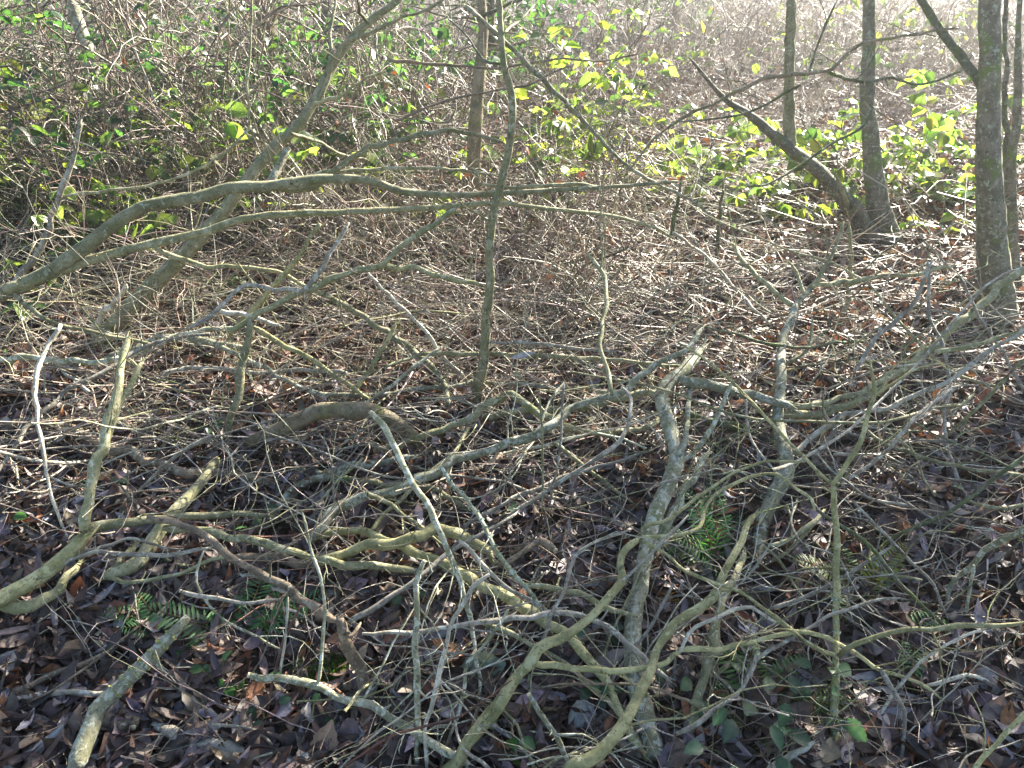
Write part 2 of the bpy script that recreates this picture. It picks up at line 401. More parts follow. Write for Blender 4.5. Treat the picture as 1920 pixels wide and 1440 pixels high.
B(FB, 'branch', 'pair of mossy branches arching in from the left edge above the litter', 'g', Yd(2.5, 2.7, 3.0), [30, 26, 23, 20, 15, 11, 8, 5], 0,
  [-25,562, 0,552, 67,523, 140,480, 187,440, 233,408, 300,383, 383,363, 433,353, 500,350, 560,338, 640,340, 700,345, 760,362, 830,367, 960,360, 1080,353, 1190,347, 1270,340],
  [('g', Yd(2.5, 2.75, 3.1), [21, 17, 13, 11, 8, 5], 0, [10,548, 100,513, 187,483, 250,465, 300,452, 383,437, 433,417, 500,405, 567,400, 640,398, 740,392, 840,386, 923,382, 1007,387, 1073,396, 1157,407, 1233,428, 1262,446], 5),
   ('g', Yd(2.75, 2.85), 13, 7, [470,352, 520,352, 548,360, 583,350, 640,310, 697,275, 790,250, 853,243, 943,268], 2),
   ('g', Yd(2.8, 3.0), 9, 4, [560,338, 610,322, 680,318, 760,313, 860,318, 935,330], 2)], tw=5)
B(FB, 'branch', 'grey branch climbing up left from beside the leaning stem with a long thin side shoot', 'k', Yd(2.85, 3.0), 15, 7,
  [8,543, 33,520, 63,487, 87,430, 110,377, 130,317, 143,267, 150,223], [('g', Yd(2.95, 3.1), 6, 4, [120,370, 187,357, 267,350, 317,340, 377,313, 417,287, 467,240, 463,167, 470,67, 473,-4], 2)], tw=2)
B(FB, 'branch', 'short pale stub poking out behind the arching branches with a broken top', 'l', Yd(3.1, 3.2), 15, 13, [508,345, 522,318, 533,287, 541,278], cut='e')
# ---- middle saplings and pole
S1, S1P, S1r = B('sapling', 'sapling', 'slim upright sapling in the centre, slightly bowed, with bare smooth bark', 'g', Yd(2.41, 2.41, 2.5), [23, 20, 17, 16, 16, 15, 13, 12], 0,
  [890,785, 893,763, 897,720, 907,680, 910,613, 917,563, 920,513, 918,480, 923,413, 937,353, 953,283, 958,233, 957,187, 942,123, 940,67, 937,-4],
  [('g', Yd(2.47, 2.9), 6, 3, [942,60, 975,38, 1000,12, 1010,-4], 1), ('d', Yd(2.46, 2.8), 5, 3, [945,120, 905,112, 870,60, 840,35], 1), ('g', Yd(2.42, 2.2), 5, 3, [922,420, 900,402, 870,388, 845,360], 1)], tw=3, ext=1.5)
B('dead_pole', 'branch', 'thin dead pole sloping down to the right across the top of the centre sapling', 'l', Yd(2.75, 3.2), 10, 5,
  [868,10, 923,60, 973,107, 1023,153, 1083,217, 1123,260, 1147,290, 1173,310, 1207,333, 1290,372, 1350,420], cut='s', tw=4)
T2, T2P, T2r = B('mossy_tree', 'tree', 'slim mossy trunk standing behind the centre sapling', 'm', Yd(4.15, 4.15, 4.3), [36, 28, 26, 25, 24, 19, 16], 0,
  [885,470, 886,440, 886,400, 888,330, 892,230, 900,130, 908,60, 905,-4], [('d', Yd(4.2, 4.3), 8, 5, [905,30, 930,20, 948,10, 990,-4], 1)], tw=3, ext=1.8)
# ---- right hand trees
o, _, _ = B('coppiced_tree', 'tree', 'twin-trunked coppiced tree with one straight trunk and one bent low trunk', 't', Yd(4.2, 4.25, 4.4), [54, 42, 33, 29, 25, 23], 0,
  [1668,462, 1660,433, 1647,393, 1638,333, 1632,267, 1626,200, 1627,100, 1628,-4],
  [('t', Yd(4.18, 4.05, 4.0), [40, 31, 27, 22, 16, 9, 5], 0, [1648,452, 1625,430, 1573,360, 1520,307, 1480,277, 1440,243, 1403,213, 1367,193, 1333,160, 1293,110], 2),
   ('g', Yd(4.06, 4.1), 22, 19, [1481,282, 1479,200, 1480,100, 1482,-4], 2), ('g', Yd(4.1, 3.9), 9, 4, [1588,385, 1575,350, 1562,318], 0)], tw=4, ext=2.0)
o, _, _ = B('big_tree', 'tree', 'thickest upright trunk near the right edge with rough dark bark', 't', Yd(3.1, 3.12, 3.2), [68, 54, 47, 42, 39, 37, 36], 0,
  [1871,606, 1868,550, 1860,440, 1855,320, 1855,200, 1857,100, 1858,-4],
  [('d', Yd(3.15, 3.5), 19, 13, [1850,168, 1837,153, 1807,110, 1773,63, 1727,0, 1712,-20], 2)], tw=3, ext=2.2)
B('thin_tree', 'tree', 'thin dark trunk just behind the thickest tree at the right edge', 't', Yd(3.9, 3.95), 13, 8, [1893,470, 1884,350, 1884,200, 1887,-4], tw=3, ext=1.5)
B('thin_tree', 'tree', 'outermost thin trunk cut by the right edge, bending away from the thickest tree', 't', Yd(3.5, 3.6), 24, 8, [1905,560, 1898,420, 1893,330, 1905,233, 1909,120, 1912,-4], tw=3, ext=1.5)
B('hanging_branch', 'branch', 'crooked branch reaching left in front of both straight trunks on the right', 'm', Yd(2.9, 2.7, 2.6), [4, 6, 8, 6, 3], 0,
  [1795,53, 1757,58, 1697,67, 1613,83, 1580,110, 1553,133, 1480,140, 1430,147, 1380,170, 1347,190, 1280,220, 1225,260, 1170,330],
  [('d', Yd(2.78, 2.9), 7, 4, [1553,133, 1607,153, 1637,155, 1673,147, 1730,160, 1800,135], 3), ('d', Yd(2.8, 2.9), 5, 3, [1515,140, 1530,100, 1540,65, 1570,0], 2),
   ('d', Yd(2.75, 2.8), 5, 3, [1500,160, 1440,195, 1390,215, 1330,225, 1260,228], 2)], tw=7)
B('hanging_branch', 'branch', 'thin arched branch dipping from the straight trunk to the pile below it', 'd', Yd(3.2, 2.9), 6, 4,
  [1640,200, 1615,240, 1570,262, 1530,288, 1490,315, 1440,345, 1400,350], tw=4)
B('hanging_branch', 'branch', 'dark knotty branch crossing level behind the top of the centre sapling', 'b', Yd(3.1, 3.3), 6, 3,
  [730,112, 790,118, 860,122, 930,127, 1000,118, 1060,110, 1130,115, 1200,100], tw=6)
B('hanging_branch', 'branch', 'brown bare branch running left to right behind the bend of the centre sapling', 'b', Yd(2.9, 3.1), 6, 3,
  [740,225, 800,200, 860,182, 930,170, 990,160, 1030,140, 1080,120], tw=4)

# ---- left middle
B(FB, 'branch', 'pale level green branch entering from the left edge over the thin white twig', 'l', h(.14, .2, .26), 12, 9, [-10,672, 83,673, 160,677, 213,675, 262,655, 330,628, 443,613], tw=2)
B(FB, 'branch', 'stout pale branch lying against the foot of the leaning stem', 'l', h(.08, .16, .14), 20, 11, [200,675, 247,660, 283,640, 300,633, 367,638, 417,647, 470,655], tw=2)
B(FB, 'branch', 'long thin grey branch sloping down left to the edge past the white twig', 'k', h(.3, .22, .1), [6, 9, 9, 8], 0, [393,625, 300,638, 233,670, 200,693, 160,713, 117,737, 97,760, 50,800, 0,877, -15,905], tw=2)
B(FB, 'branch', 'bone-white bare twig hanging down at far left in a slack curve', 'p', h(.5, .3, .08), [8, 9, 8, 6, 5], 0,
  [112,607, 87,647, 73,693, 70,740, 73,780, 80,830, 87,880, 93,917, 107,960, 113,977, 125,1002], [('p', h(.14, .1), 4, 3, [90,890, 120,905, 160,913, 195,920], 0)], tw=1)
B('forked_limb', 'branch', 'thick olive limb at the left edge forking into upright and level arms', 'y', h(.10, .12, .17), [30, 31, 30, 28], 0,
  [-30,1145, 0,1122, 50,1093, 100,1057, 140,1020, 160,997],
  [('g', h(.16, .12), [22, 17, 14, 12], 0, [156,1000, 200,990, 240,983, 300,973, 400,967, 500,967], 2), ('g', h(.18, .5), [21, 19, 17, 13], 0, [158,998, 166,950, 180,890, 190,840, 203,790, 213,747, 223,707, 233,667, 242,630], 1),
   ('g', h(.3, .45), 12, 9, [192,836, 213,790, 233,743, 267,677], 1), ('g', h(.08, .05), [28, 26, 20, 10], 0, [-25,1130, 0,1127, 50,1130, 93,1110, 110,1087, 130,1068, 150,1052], 0)], spur=.6)
B(FB, 'branch', 'curved grey-green branch bowing over the forked limb towards the sloping brown branch', 'k', h(.12, .2, .2), [6, 8, 8, 7], 0, [97,1078, 133,1050, 167,1037, 207,1035, 260,1038, 320,1040, 393,1027], tw=1)
B('fallen_log', 'log', 'long brown log with mossy top lying left to right under the upright olive arm', 'b', h(.03, .05, .03), [16, 18, 19, 18, 15], 0,
  [-20,800, 67,795, 127,802, 167,823, 200,843, 250,857, 300,870, 350,883, 400,885, 467,890, 533,910], tw=1, cut='e')
B(FB, 'branch', 'green curved branch standing out of the pile left of the curled root', 'g', h(.38, .2, .05), [12, 15, 16, 14], 0, [466,600, 463,627, 457,680, 450,730, 437,780, 427,827], cut='e')
B('fallen_log', 'log', 'green log stub pointing down left, ending in a sawn face beside the russet leaf', 'g', h(.05, .06, .05), [17, 20, 24, 27, 26], 0, [406,858, 377,903, 327,957, 300,990, 265,1048, 225,1072, 195,1078],
  [('g', h(.06, .08), 18, 12, [205,1075, 232,1040, 250,1022], 0)], cut='e')
BR4, BP4, Br4 = B('curled_root', 'log', 'thick curled mossy root arching out of the litter with a shredded left end', 'm', h(.07, .18, .21, .08), [22, 28, 29, 31, 30, 24], 0,
  [460,829, 500,817, 550,797, 593,771, 627,768, 660,770, 690,767, 723,780, 750,800, 783,825], [('m', h(.03, .02), 18, 14, [690,790, 740,815, 790,850], 0), ('b', h(.06, .03), 22, 8, [500,818, 480,826, 462,833, 440,842], 0)], tw=4, spur=.3, twm='b')
B('sloping_branch', 'branch', 'brown branch with scaly bark sloping down right to a broken stake', 'b', h(.25, .22, .2), [10, 12, 14, 15, 16], 0,
  [277,973, 333,980, 383,1000, 417,1030, 467,1057, 517,1090, 567,1123, 600,1143, 640,1165],
  [('k', h(.21, .2), 9, 6, [497,1078, 470,1075, 452,1077], 0), ('k', h(.2, .2), 9, 7, [548,1112, 530,1108, 512,1103], 0)], tw=2)
B('broken_stake', 'stake', 'rotten upright stake with a ragged top at the end of the sloping brown branch', 'b', h(.22, .1, .0), [18, 20, 23, 26], 0, [641,1158, 650,1193, 660,1227, 673,1262, 684,1320], [('b', h(.2, .21), 9, 5, [652,1190, 668,1180, 676,1168], 0)], spur=.4)
B(FB, 'branch', 'long green-grey branch running right from the sloping brown branch', 'g', h(.12, .14, .1), [12, 15, 15, 13], 0, [310,990, 383,1000, 467,1013, 533,1027, 600,1047, 645,1057, 723,1060, 783,1067], tw=2)
B('fallen_log', 'log', 'cracked brown log lying just below the long green-grey branch', 'b', h(.03, .05), [20, 19, 18], 0, [418,1052, 500,1045, 567,1051, 640,1043], cut='s', spur=.4)
B(FB, 'branch', 'smooth olive branch humped over the pile and crossed by the sawn grey pole', 'y', h(.10, .2, .1), [18, 18, 20, 18, 16], 0, [600,1052, 640,1040, 707,1023, 773,1007, 822,999, 850,1004, 873,1016, 907,1034, 925,1055], tw=1)
B(FB, 'branch', 'longest olive-brown branch sinking diagonally right across the lower middle', 'y', h(.08, .12, .1, .04), [13, 14, 16, 20, 20, 18, 14, 12], 0,
  [585,1005, 640,997, 680,997, 717,1010, 750,1023, 807,1047, 857,1073, 907,1100, 957,1123, 1000,1150, 1033,1180, 1073,1207, 1107,1243, 1140,1287, 1160,1330, 1187,1387, 1213,1425],
  [('g', h(.08, .03), 12, 7, [1000,1150, 1050,1185, 1090,1222, 1120,1260, 1150,1310], 0)], tw=3)
B('sawn_pole', 'branch', 'straight grey pole with a sawn top leaning in the middle of the pile', 'l', h(.5, .35, .15, .02), [12, 12, 11, 10, 8, 6], 0,
  [692,774, 720,807, 740,840, 760,873, 780,910, 803,953, 823,997, 847,1047, 860,1080, 873,1127, 887,1167, 893,1227, 903,1277, 890,1353], [('k', h(.12, .03), 6, 4, [890,1215, 872,1245, 870,1280, 862,1320, 840,1387, 824,1436], 0)], cut='s', tw=3)
B(FB, 'branch', 'long pale branch rising steadily right through the centre of the pile', 'l', h(.12, .25, .42), [19, 18, 17, 16, 14, 12, 9], 0,
  [582,1010, 640,953, 690,933, 757,910, 827,880, 857,860, 923,840, 973,823, 1013,810, 1040,797, 1073,767, 1123,747, 1173,733, 1207,700, 1240,680, 1290,655, 1318,615],
  [('k', h(.38, .3, .1), [7, 8, 7, 6], 0, [1168,728, 1182,745, 1181,787, 1162,832, 1090,880, 1023,923, 967,960, 900,1010], 2), ('g', h(.36, .6), [9, 8, 8, 7], 0, [1150,742, 1140,697, 1123,657, 1127,607, 1137,567, 1130,517, 1103,478], 3)], tw=4)
B(FB, 'branch', 'green branch arched like a low bridge just below the foot of the sapling', 'g', h(.05, .12, .18, .12, .12), [11, 13, 15, 15, 13, 12, 11], 0,
  [700,845, 773,827, 840,800, 890,777, 923,757, 950,746, 970,748, 990,765, 1017,783, 1040,792, 1063,800, 1107,810, 1157,810, 1207,800, 1250,775], tw=3)
B(FB, 'branch', 'straight green branch running right from the foot of the sapling behind the arched one', 'g', h(.08, .1, .18), [13, 14, 13, 15, 12], 0, [905,779, 927,776, 983,773, 1040,770, 1107,763, 1173,747, 1213,733, 1245,748], tw=2)
B('thick_stem', 'branch', 'thickest pale stem of the pile, rising crooked from the bramble leaves to the centre right', 'l', h(.04, .1, .2, .3), [40, 38, 36, 31, 29, 31, 29, 26, 24, 20], 0,
  [1232,1420, 1223,1387, 1207,1327, 1190,1277, 1183,1210, 1187,1160, 1200,1093, 1210,1043, 1220,993, 1240,933, 1257,890, 1270,847, 1263,817, 1250,780, 1240,747, 1250,720, 1280,697, 1312,655],
  [('l', h(.24, .26, .25), 13, 9, [1272,850, 1285,815, 1288,775, 1292,735, 1300,728], 0), ('l', h(.3, .22, .2), [15, 18, 16, 14], 0, [1276,708, 1313,718, 1363,730, 1413,740, 1447,752, 1490,765], 0),
   ('l', h(.14, .2), [17, 15, 12], 0, [1222,1030, 1250,985, 1275,935, 1300,890, 1330,850], 1)], tw=3, spur=.7)
B(FB, 'branch', 'dark mossy branch lying low between the thick pale stem and the lichened branch', 'd', h(.1, .06), 16, 17, [1285,770, 1305,782, 1363,800, 1447,827, 1480,850], tw=1)
B('lichened_branch', 'branch', 'stout lichened branch running up through the right of the pile with a crooked arm', 'l', h(.0, .08, .2, .35), [25, 25, 25, 27, 31, 27, 21, 20, 17, 14, 12], 0,
  [1437,1160, 1433,1143, 1427,1100, 1423,1043, 1427,987, 1453,933, 1467,910, 1477,873, 1473,840, 1463,807, 1457,763, 1463,720, 1463,680, 1467,640, 1480,603, 1497,563, 1520,540],
  [('g', h(.35, .4), 11, 7, [1518,541, 1547,533, 1580,527, 1647,518, 1713,515, 1790,498], 3), ('g', h(.36, .45), 8, 5, [1506,552, 1500,525, 1494,508, 1478,490], 0),
   ('g', h(.35, .55), 9, 5, [1520,540, 1540,505, 1562,470, 1580,415], 1), ('g', h(.32, .42), 9, 8, [1487,575, 1447,543, 1417,517, 1397,497, 1368,455], 1), ('g', h(.22, .3), 8, 5, [1470,685, 1497,672, 1520,645, 1523,600], 1)], tw=4)
B(FB, 'branch', 'heavy green branch sweeping up right to the foot of the big tree', 'g', h(.12, .2, .45), [13, 15, 15, 15, 16, 15, 15], 0,
  [1455,778, 1467,781, 1513,780, 1563,770, 1613,753, 1647,733, 1680,703, 1713,680, 1753,653, 1780,620, 1830,577, 1880,533, 1925,505], [('g', h(.34, .4), 10, 7, [1752,660, 1813,650, 1863,633, 1925,620], 2)], tw=4)
B(FB, 'branch', 'heavy green branch sweeping right above its twin, upper of the pair by the lichened branch', 'g', h(.16, .2), [13, 12, 10], 0, [1460,758, 1513,763, 1563,747, 1613,737, 1665,712, 1700,690], tw=2)
B(FB, 'branch', 'pale knobbly branch rising right to a broken end below the big tree', 'p', h(.12, .22, .45), [10, 9, 9, 8, 8], 0,
  [1490,848, 1547,803, 1580,780, 1630,773, 1680,760, 1730,733, 1780,713, 1830,673, 1863,650, 1907,630, 1918,615], tw=3)
o19, P19, r19 = B('upright_shoot', 'branch', 'tall upright olive shoot at lower right forking into yellow-green arms', 'y', Yd(.985, 1.16, 1.32, 1.46), [15, 14, 13, 12, 11], 0,
  [1564,1445, 1567,1360, 1567,1260, 1570,1160, 1568,1060, 1567,960, 1562,908],
  [('y', Yd(1.46, 1.58), [10, 10, 8, 6], 0, [1561,908, 1593,870, 1613,840, 1627,807, 1633,767, 1640,747, 1642,713, 1635,680], 0), ('y', Yd(1.58, 1.6), 6, 3, [1636,760, 1643,743, 1673,720, 1713,693, 1760,680, 1774,690], 1),
   ('y', Yd(1.46, 1.7), [6, 6, 5, 4], 0, [1561,908, 1520,870, 1480,827, 1443,790, 1403,747, 1360,703, 1313,667, 1270,640], 2), ('y', Yd(1.14, 1.1), [10, 9, 9, 7], 0, [1570,1229, 1613,1203, 1647,1190, 1713,1180, 1813,1175, 1925,1166], 1),
   ('y', Yd(1.14, 1.2), 9, 4, [1566,1232, 1540,1222, 1513,1207, 1467,1167, 1425,1135], 1)], tw=0)
scatter_lichen(o19, P19, r19, 260, i0=0, i1=len(P19)*6//10)
B('yellow_branch', 'branch', 'smooth yellow-green branch curving up from the bottom with three forks and a brown butt', 'y', h(.06, .16, .24, .3), [28, 24, 22, 19, 17, 15, 13], 0,
  [835,1448, 880,1383, 923,1330, 957,1283, 993,1247, 1013,1223, 1057,1197, 1107,1157, 1140,1130, 1157,1100, 1157,1060, 1173,1033, 1203,1008],
  [('y', h(.16, .2, .22), [13, 11, 10, 10, 9], 0, [998,1243, 1030,1248, 1057,1253, 1107,1257, 1160,1260, 1207,1253, 1247,1247, 1267,1223, 1280,1220, 1330,1220, 1380,1207, 1447,1193, 1497,1183, 1555,1197], 1),
   ('y', h(.3, .36), [9, 8, 7, 7, 6, 5], 0, [1203,1009, 1240,1010, 1273,1008, 1313,990, 1323,960, 1347,923, 1397,900, 1430,890, 1457,890, 1493,917, 1520,933, 1527,957], 1),
   ('y', h(.3, .4), [8, 7, 6, 5], 0, [1204,1006, 1215,985, 1247,980, 1280,955, 1330,915, 1375,885, 1413,873, 1433,863, 1473,865, 1513,867], 1),
   ('k', h(.17, .36), [8, 7, 6, 5], 0, [1012,1222, 1020,1193, 1033,1153, 1057,1110, 1073,1050, 1090,1028, 1117,1013, 1150,1003, 1180,993], 1),
   ('y', h(.3, .2), [6, 6, 5], 0, [1205,1012, 1250,1040, 1280,1067, 1330,1090, 1380,1107, 1420,1130, 1453,1160, 1497,1190, 1553,1227], 1)], spur=.5)
B('curving_branch', 'branch', 'olive branch snaking up from a peeled yellow end at the bottom', 'y', h(.14, .2, .3), [26, 20, 18, 16, 14, 11], 0,
  [1060,1446, 1107,1425, 1133,1407, 1167,1367, 1190,1330, 1207,1283, 1220,1250, 1240,1203, 1257,1173, 1280,1157, 1313,1130, 1337,1110, 1357,1070, 1380,1027, 1403,990, 1415,965], tw=2)
B(FB, 'branch', 'stout green branch between the snaking olive branch and the bramble leaves', 'g', h(.03, .14, .16), [18, 18, 16, 12], 0, [1280,1405, 1287,1377, 1300,1320, 1320,1253, 1340,1193, 1350,1150, 1357,1127, 1380,1077, 1395,1035], tw=2)
B(FB, 'branch', 'grey stick pointing up right across the foot of the lichened branch', 'k', h(.12, .2), [9, 8, 6], 0, [1447,1143, 1497,1127, 1547,1103, 1597,1073, 1647,1040, 1670,1027], tw=2)
B(FB, 'branch', 'pale branch coming in at the right edge and bending down into the litter', 'l', h(.35, .15, .02), [15, 12, 9, 7], 0, [1930,985, 1880,1020, 1847,1040, 1820,1070, 1790,1093, 1780,1120, 1765,1170], [('l', h(.2, .05), 7, 5, [1825,1060, 1818,1110, 1808,1160], 0)], tw=1)
B('rotten_log', 'log', 'rotting log half sunk in leaves at the lower right edge', 'k', h(.02, .03, .03), [14, 20, 25, 28], 0, [1680,1093, 1730,1140, 1780,1193, 1830,1233, 1880,1270, 1935,1302], spur=.3, tw=1)
oL, PL_, rL_ = B('lichen_log', 'log', 'short log at the bottom left crusted with lichen, its lower end peeled', 'l', h(.16, .1, .03), [19, 24, 26, 30, 33, 36], 0,
  [350,1157, 320,1190, 283,1227, 240,1270, 200,1307, 180,1324, 173,1343, 153,1393, 135,1450], [('l', h(.1, .1), 14, 9, [278,1232, 292,1240, 303,1250], 0)], cut='s', spur=.2)
scatter_lichen(oL, PL_, rL_, 420, ('lich', 'lichy'), 2, len(PL_)*6//10)
B('cut_stick', 'branch', 'pale stick with a clean cut end pointing left, low in the foreground', 'l', h(.18, .12, .06), [12, 14, 16, 17, 17], 0,
  [470,1263, 523,1270, 567,1280, 617,1297, 640,1303, 690,1323, 740,1347, 773,1363, 800,1387, 840,1417, 880,1437], [('l', h(.15, .4), [7, 7, 7, 6, 5], 0, [595,1288, 603,1227, 607,1147, 600,1077, 583,1027, 567,960], 2), ('p', h(.16, .3), 6, 4, [527,1262, 537,1193, 541,1120], 0)], cut='s', tw=2)
B(FB, 'branch', 'grey-green stick standing upright beside the pale knobbed stick', 'l', h(.4, .2, .02), [10, 11, 11, 12], 0, [792,1052, 780,1093, 778,1147, 782,1227, 782,1327, 782,1445], cut='s', tw=2)
B(FB, 'branch', 'pale yellow knobbed stick curving down left of the yellow-green branch butt', 'p', h(.4, .25, .03), [7, 9, 9, 9, 8], 0, [917,1077, 887,1103, 870,1130, 847,1167, 830,1227, 820,1277, 807,1333, 798,1370, 800,1445], tw=2)
B(FB, 'branch', 'blue-grey stick running level to the right, then dropping across the thick stem', 'k', h(.2, .22, .12), [7, 8, 10, 11, 11, 11], 0,
  [677,1190, 773,1185, 873,1173, 940,1162, 1000,1155, 1040,1153, 1097,1160, 1130,1173, 1173,1207, 1207,1233, 1253,1273], tw=3)
B(FB, 'branch', 'short stick with a pale cut tip pointing up, right of the brown butt', 'l', h(.2, .08), [10, 9, 8], 0, [988,1299, 1007,1330, 1027,1357, 1050,1397, 1072,1445], cut='s', tw=1)
B(FB, 'branch', 'purplish stick with peeling bark rising from the broken stake towards the centre', 'k', h(.1, .16, .2), [12, 11, 9, 7, 6], 0, [653,1163, 690,1147, 727,1123, 773,1093, 807,1067, 847,1033, 907,1003, 973,960], tw=2)
oX, PX, rX = B(FB, 'branch', 'blue-green stick shaggy with lichen slanting down right across the longest branch', 'l', h(.35, .3, .15), [7, 9, 9, 8], 0, [827,877, 853,913, 887,957, 897,965, 923,1017, 947,1057, 970,1087, 1000,1120, 1016,1152], tw=3)
scatter_lichen(oX, PX, rX, 260)
B(FB, 'branch', 'bleached stick lying along the shaggy lichened one', 'p', h(.25, .15), [7, 8, 7], 0, [860,1012, 873,1023, 907,1063, 957,1107, 1007,1133, 1030,1150], tw=2)
B(FB, 'branch', 'greenish stick with a splintered right end behind the yellow-green branch', 'g', h(.12, .14), [11, 11, 10, 7], 0, [985,1098, 1040,1103, 1083,1110, 1123,1130, 1173,1147, 1195,1155], cut='e')
B(FB, 'branch', 'grey-green stick sloping down right under the yellow-green fork', 'g', h(.1, .08, .04), 9, 9, [905,1168, 957,1187, 1000,1210, 1040,1230, 1090,1270, 1140,1317, 1180,1367, 1210,1400], tw=2)
B(FB, 'branch', 'short snapped stick with a bent broken end in the lower centre', 'b', h(.12, .14), [9, 9, 13, 15], 0, [945,1058, 980,1033, 1008,1018, 1014,1016, 1030,1025, 1038,1032], cut='e', spur=.5)
B(FB, 'branch', 'slim olive branch descending right past the two crossing pale shoots', 'g', h(.35, .2, .1), [9, 12, 12, 9], 0, [593,543, 640,567, 690,600, 733,627, 773,657, 807,687, 830,720, 838,760], tw=3)
B(FB, 'branch', 'blue-grey crooked branch lying over the pile left of the sapling', 'k', h(.75, .55, .42), [6, 8, 9, 9, 9], 0, [657,418, 640,445, 617,480, 593,517, 567,543, 520,545, 457,537, 417,570, 393,593, 355,613], tw=2)
B(FB, 'branch', 'mottled branch rising right from the pile to the arching branches, with a level fork', 'g', h(.35, .5, .75), [11, 12, 12, 10, 9], 0,
  [425,622, 467,600, 513,570, 577,543, 640,520, 673,507, 717,497, 760,460, 800,430, 857,388], [('g', h(.55, .42), [10, 9, 9, 8], 0, [717,497, 773,503, 807,517, 850,525, 905,536], 2)], tw=3)
B(FB, 'branch', 'pale straight shoot slanting down to the right just left of the sapling', 'p', h(.4, .3, .1), [5, 6, 6, 5], 0, [680,500, 697,520, 740,560, 790,610, 827,663, 873,710], tw=2)
B(FB, 'branch', 'long level branch passing behind the sapling at half its height', 'g', h(.2, .22, .2), [6, 8, 8, 8, 6], 0, [720,690, 797,663, 873,663, 940,665, 1023,667, 1107,673, 1190,680, 1280,687], tw=4)
B(FB, 'branch', 'thin level stick touching the right of the sapling above the long level branch', 'k', h(.28, .3), [5, 6, 5], 0, [917,642, 1007,643, 1070,653, 1150,660], tw=2)
B(FB, 'branch', 'low level branch crossing the base of the sapling in shade', 'l', h(.1, .08), [8, 9, 9, 8], 0, [605,743, 640,740, 707,743, 773,733, 840,727, 890,717, 940,720, 990,723, 1057,727, 1107,730, 1160,740], tw=3)
B(FB, 'branch', 'mossy yellow stub standing up between crossed sticks left of the sapling', 'y', h(.1, .3), [9, 8, 7], 0, [660,738, 667,727, 697,683, 727,637, 745,605])
B(FB, 'branch', 'bent stick rising up right from the curled root to the sapling', 'l', h(.1, .25), [7, 8, 7, 6], 0, [640,785, 690,753, 740,717, 783,683, 830,650], tw=2)
B('fallen_log', 'log', 'lichen-flecked grey log poking out below the curled root', 'l', h(.03, .06, .08), [17, 17, 16, 15, 11], 0, [505,975, 517,957, 567,913, 617,890, 690,868, 745,861, 775,858], tw=1)
B(FB, 'branch', 'thin vertical stick in the centre with a crooked top', 'k', h(.4, .1), [5, 5, 5, 5], 0, [1057,720, 1053,763, 1050,830, 1040,897, 1030,950], tw=1)
B(FB, 'branch', 'hair-thin straight vertical stick just left of the crooked-topped one', 'g', h(.45, .1), [4, 4, 4], 0, [1010,740, 1015,780, 1018,880, 1017,965])
B(FB, 'branch', 'bleached crooked branch crossing low in front of the lichened branch foot', 'p', h(.22, .25, .22), [6, 7, 8, 7, 6], 0, [1275,1225, 1285,1200, 1300,1177, 1347,1157, 1370,1140, 1413,1135, 1440,1155, 1470,1168], tw=1)
B(FB, 'branch', 'long grey branch climbing right from the bramble leaves past the upright shoot', 'k', h(.12, .2, .25), [10, 9, 8, 7, 6], 0, [1270,1377, 1330,1343, 1373,1313, 1403,1273, 1417,1237, 1467,1207, 1513,1177, 1563,1150, 1613,1133, 1647,1122, 1687,1120], [('k', h(.2, .26), 7, 5, [1405,1268, 1414,1245, 1417,1222], 0)], tw=2)
B('split_twig', 'branch', 'yellowish branch splitting in two right of the upright shoot, both ends drooping', 'y', h(.2, .12, .08), [8, 8, 7, 6], 0, [1500,1180, 1560,1200, 1613,1222, 1650,1253, 1697,1270, 1737,1287, 1763,1310],
  [('k', h(.16, .04), [8, 8, 8, 7], 0, [1648,1254, 1673,1297, 1693,1337, 1695,1393, 1683,1445], 0)], tw=1)
B(FB, 'branch', 'bleached bent stick lying on leaves near the rotting log', 'p', h(.08, .1, .04), [7, 8, 7, 6], 0, [1737,1287, 1763,1280, 1807,1263, 1840,1273, 1883,1300])
B(FB, 'branch', 'straight tan stick propped at an angle, right of the split yellowish branch', 'p', h(.05, .2), 6, 5, [1640,1357, 1680,1293, 1730,1237, 1797,1197, 1840,1180])
B(FB, 'branch', 'olive stick cutting the bottom right corner', 'y', h(.15, .25), 10, 8, [1820,1450, 1863,1397, 1920,1343, 1935,1328], tw=1)
B(FB, 'branch', 'dark straight branch slanting down right behind the upright shoot', 'd', h(.3, .22, .08), [7, 8, 8, 7], 0, [1530,955, 1573,987, 1630,1027, 1680,1090, 1723,1130, 1773,1177], tw=2)
B(FB, 'branch', 'grey straight stick slanting down right, beside the dark straight one', 'k', h(.28, .1), [6, 6, 6], 0, [1600,940, 1630,973, 1673,1017, 1713,1057, 1747,1093, 1775,1155], tw=2)
B('fallen_log', 'log', 'dark smooth log lying level under the right-hand sticks', 'd', h(.03, .03), [10, 12, 12], 0, [1663,1040, 1747,1050, 1813,1060, 1850,1072], cut='e')
B(FB, 'branch', 'pair of mossy sticks pointing right from the lichened branch below its arm', 'g', h(.1, .15), [9, 9, 8], 0, [1440,1023, 1480,1010, 1523,980, 1545,955], [('g', h(.06, .12), 7, 6, [1442,1060, 1470,1040, 1497,1013, 1522,988], 0)], tw=1)
oB, PB, rB = B(FB, 'branch', 'whitish lichen-tipped stick at the bottom edge among bramble leaves', 'p', h(.06, .12), [15, 13, 11], 0, [1437,1447, 1480,1417, 1513,1397, 1522,1390])
B(FB, 'branch', 'thin pale stick lying level along the bottom, right of the upright shoot', 'p', h(.03, .04), 6, 6, [1573,1410, 1613,1397, 1680,1400, 1737,1403, 1790,1410])
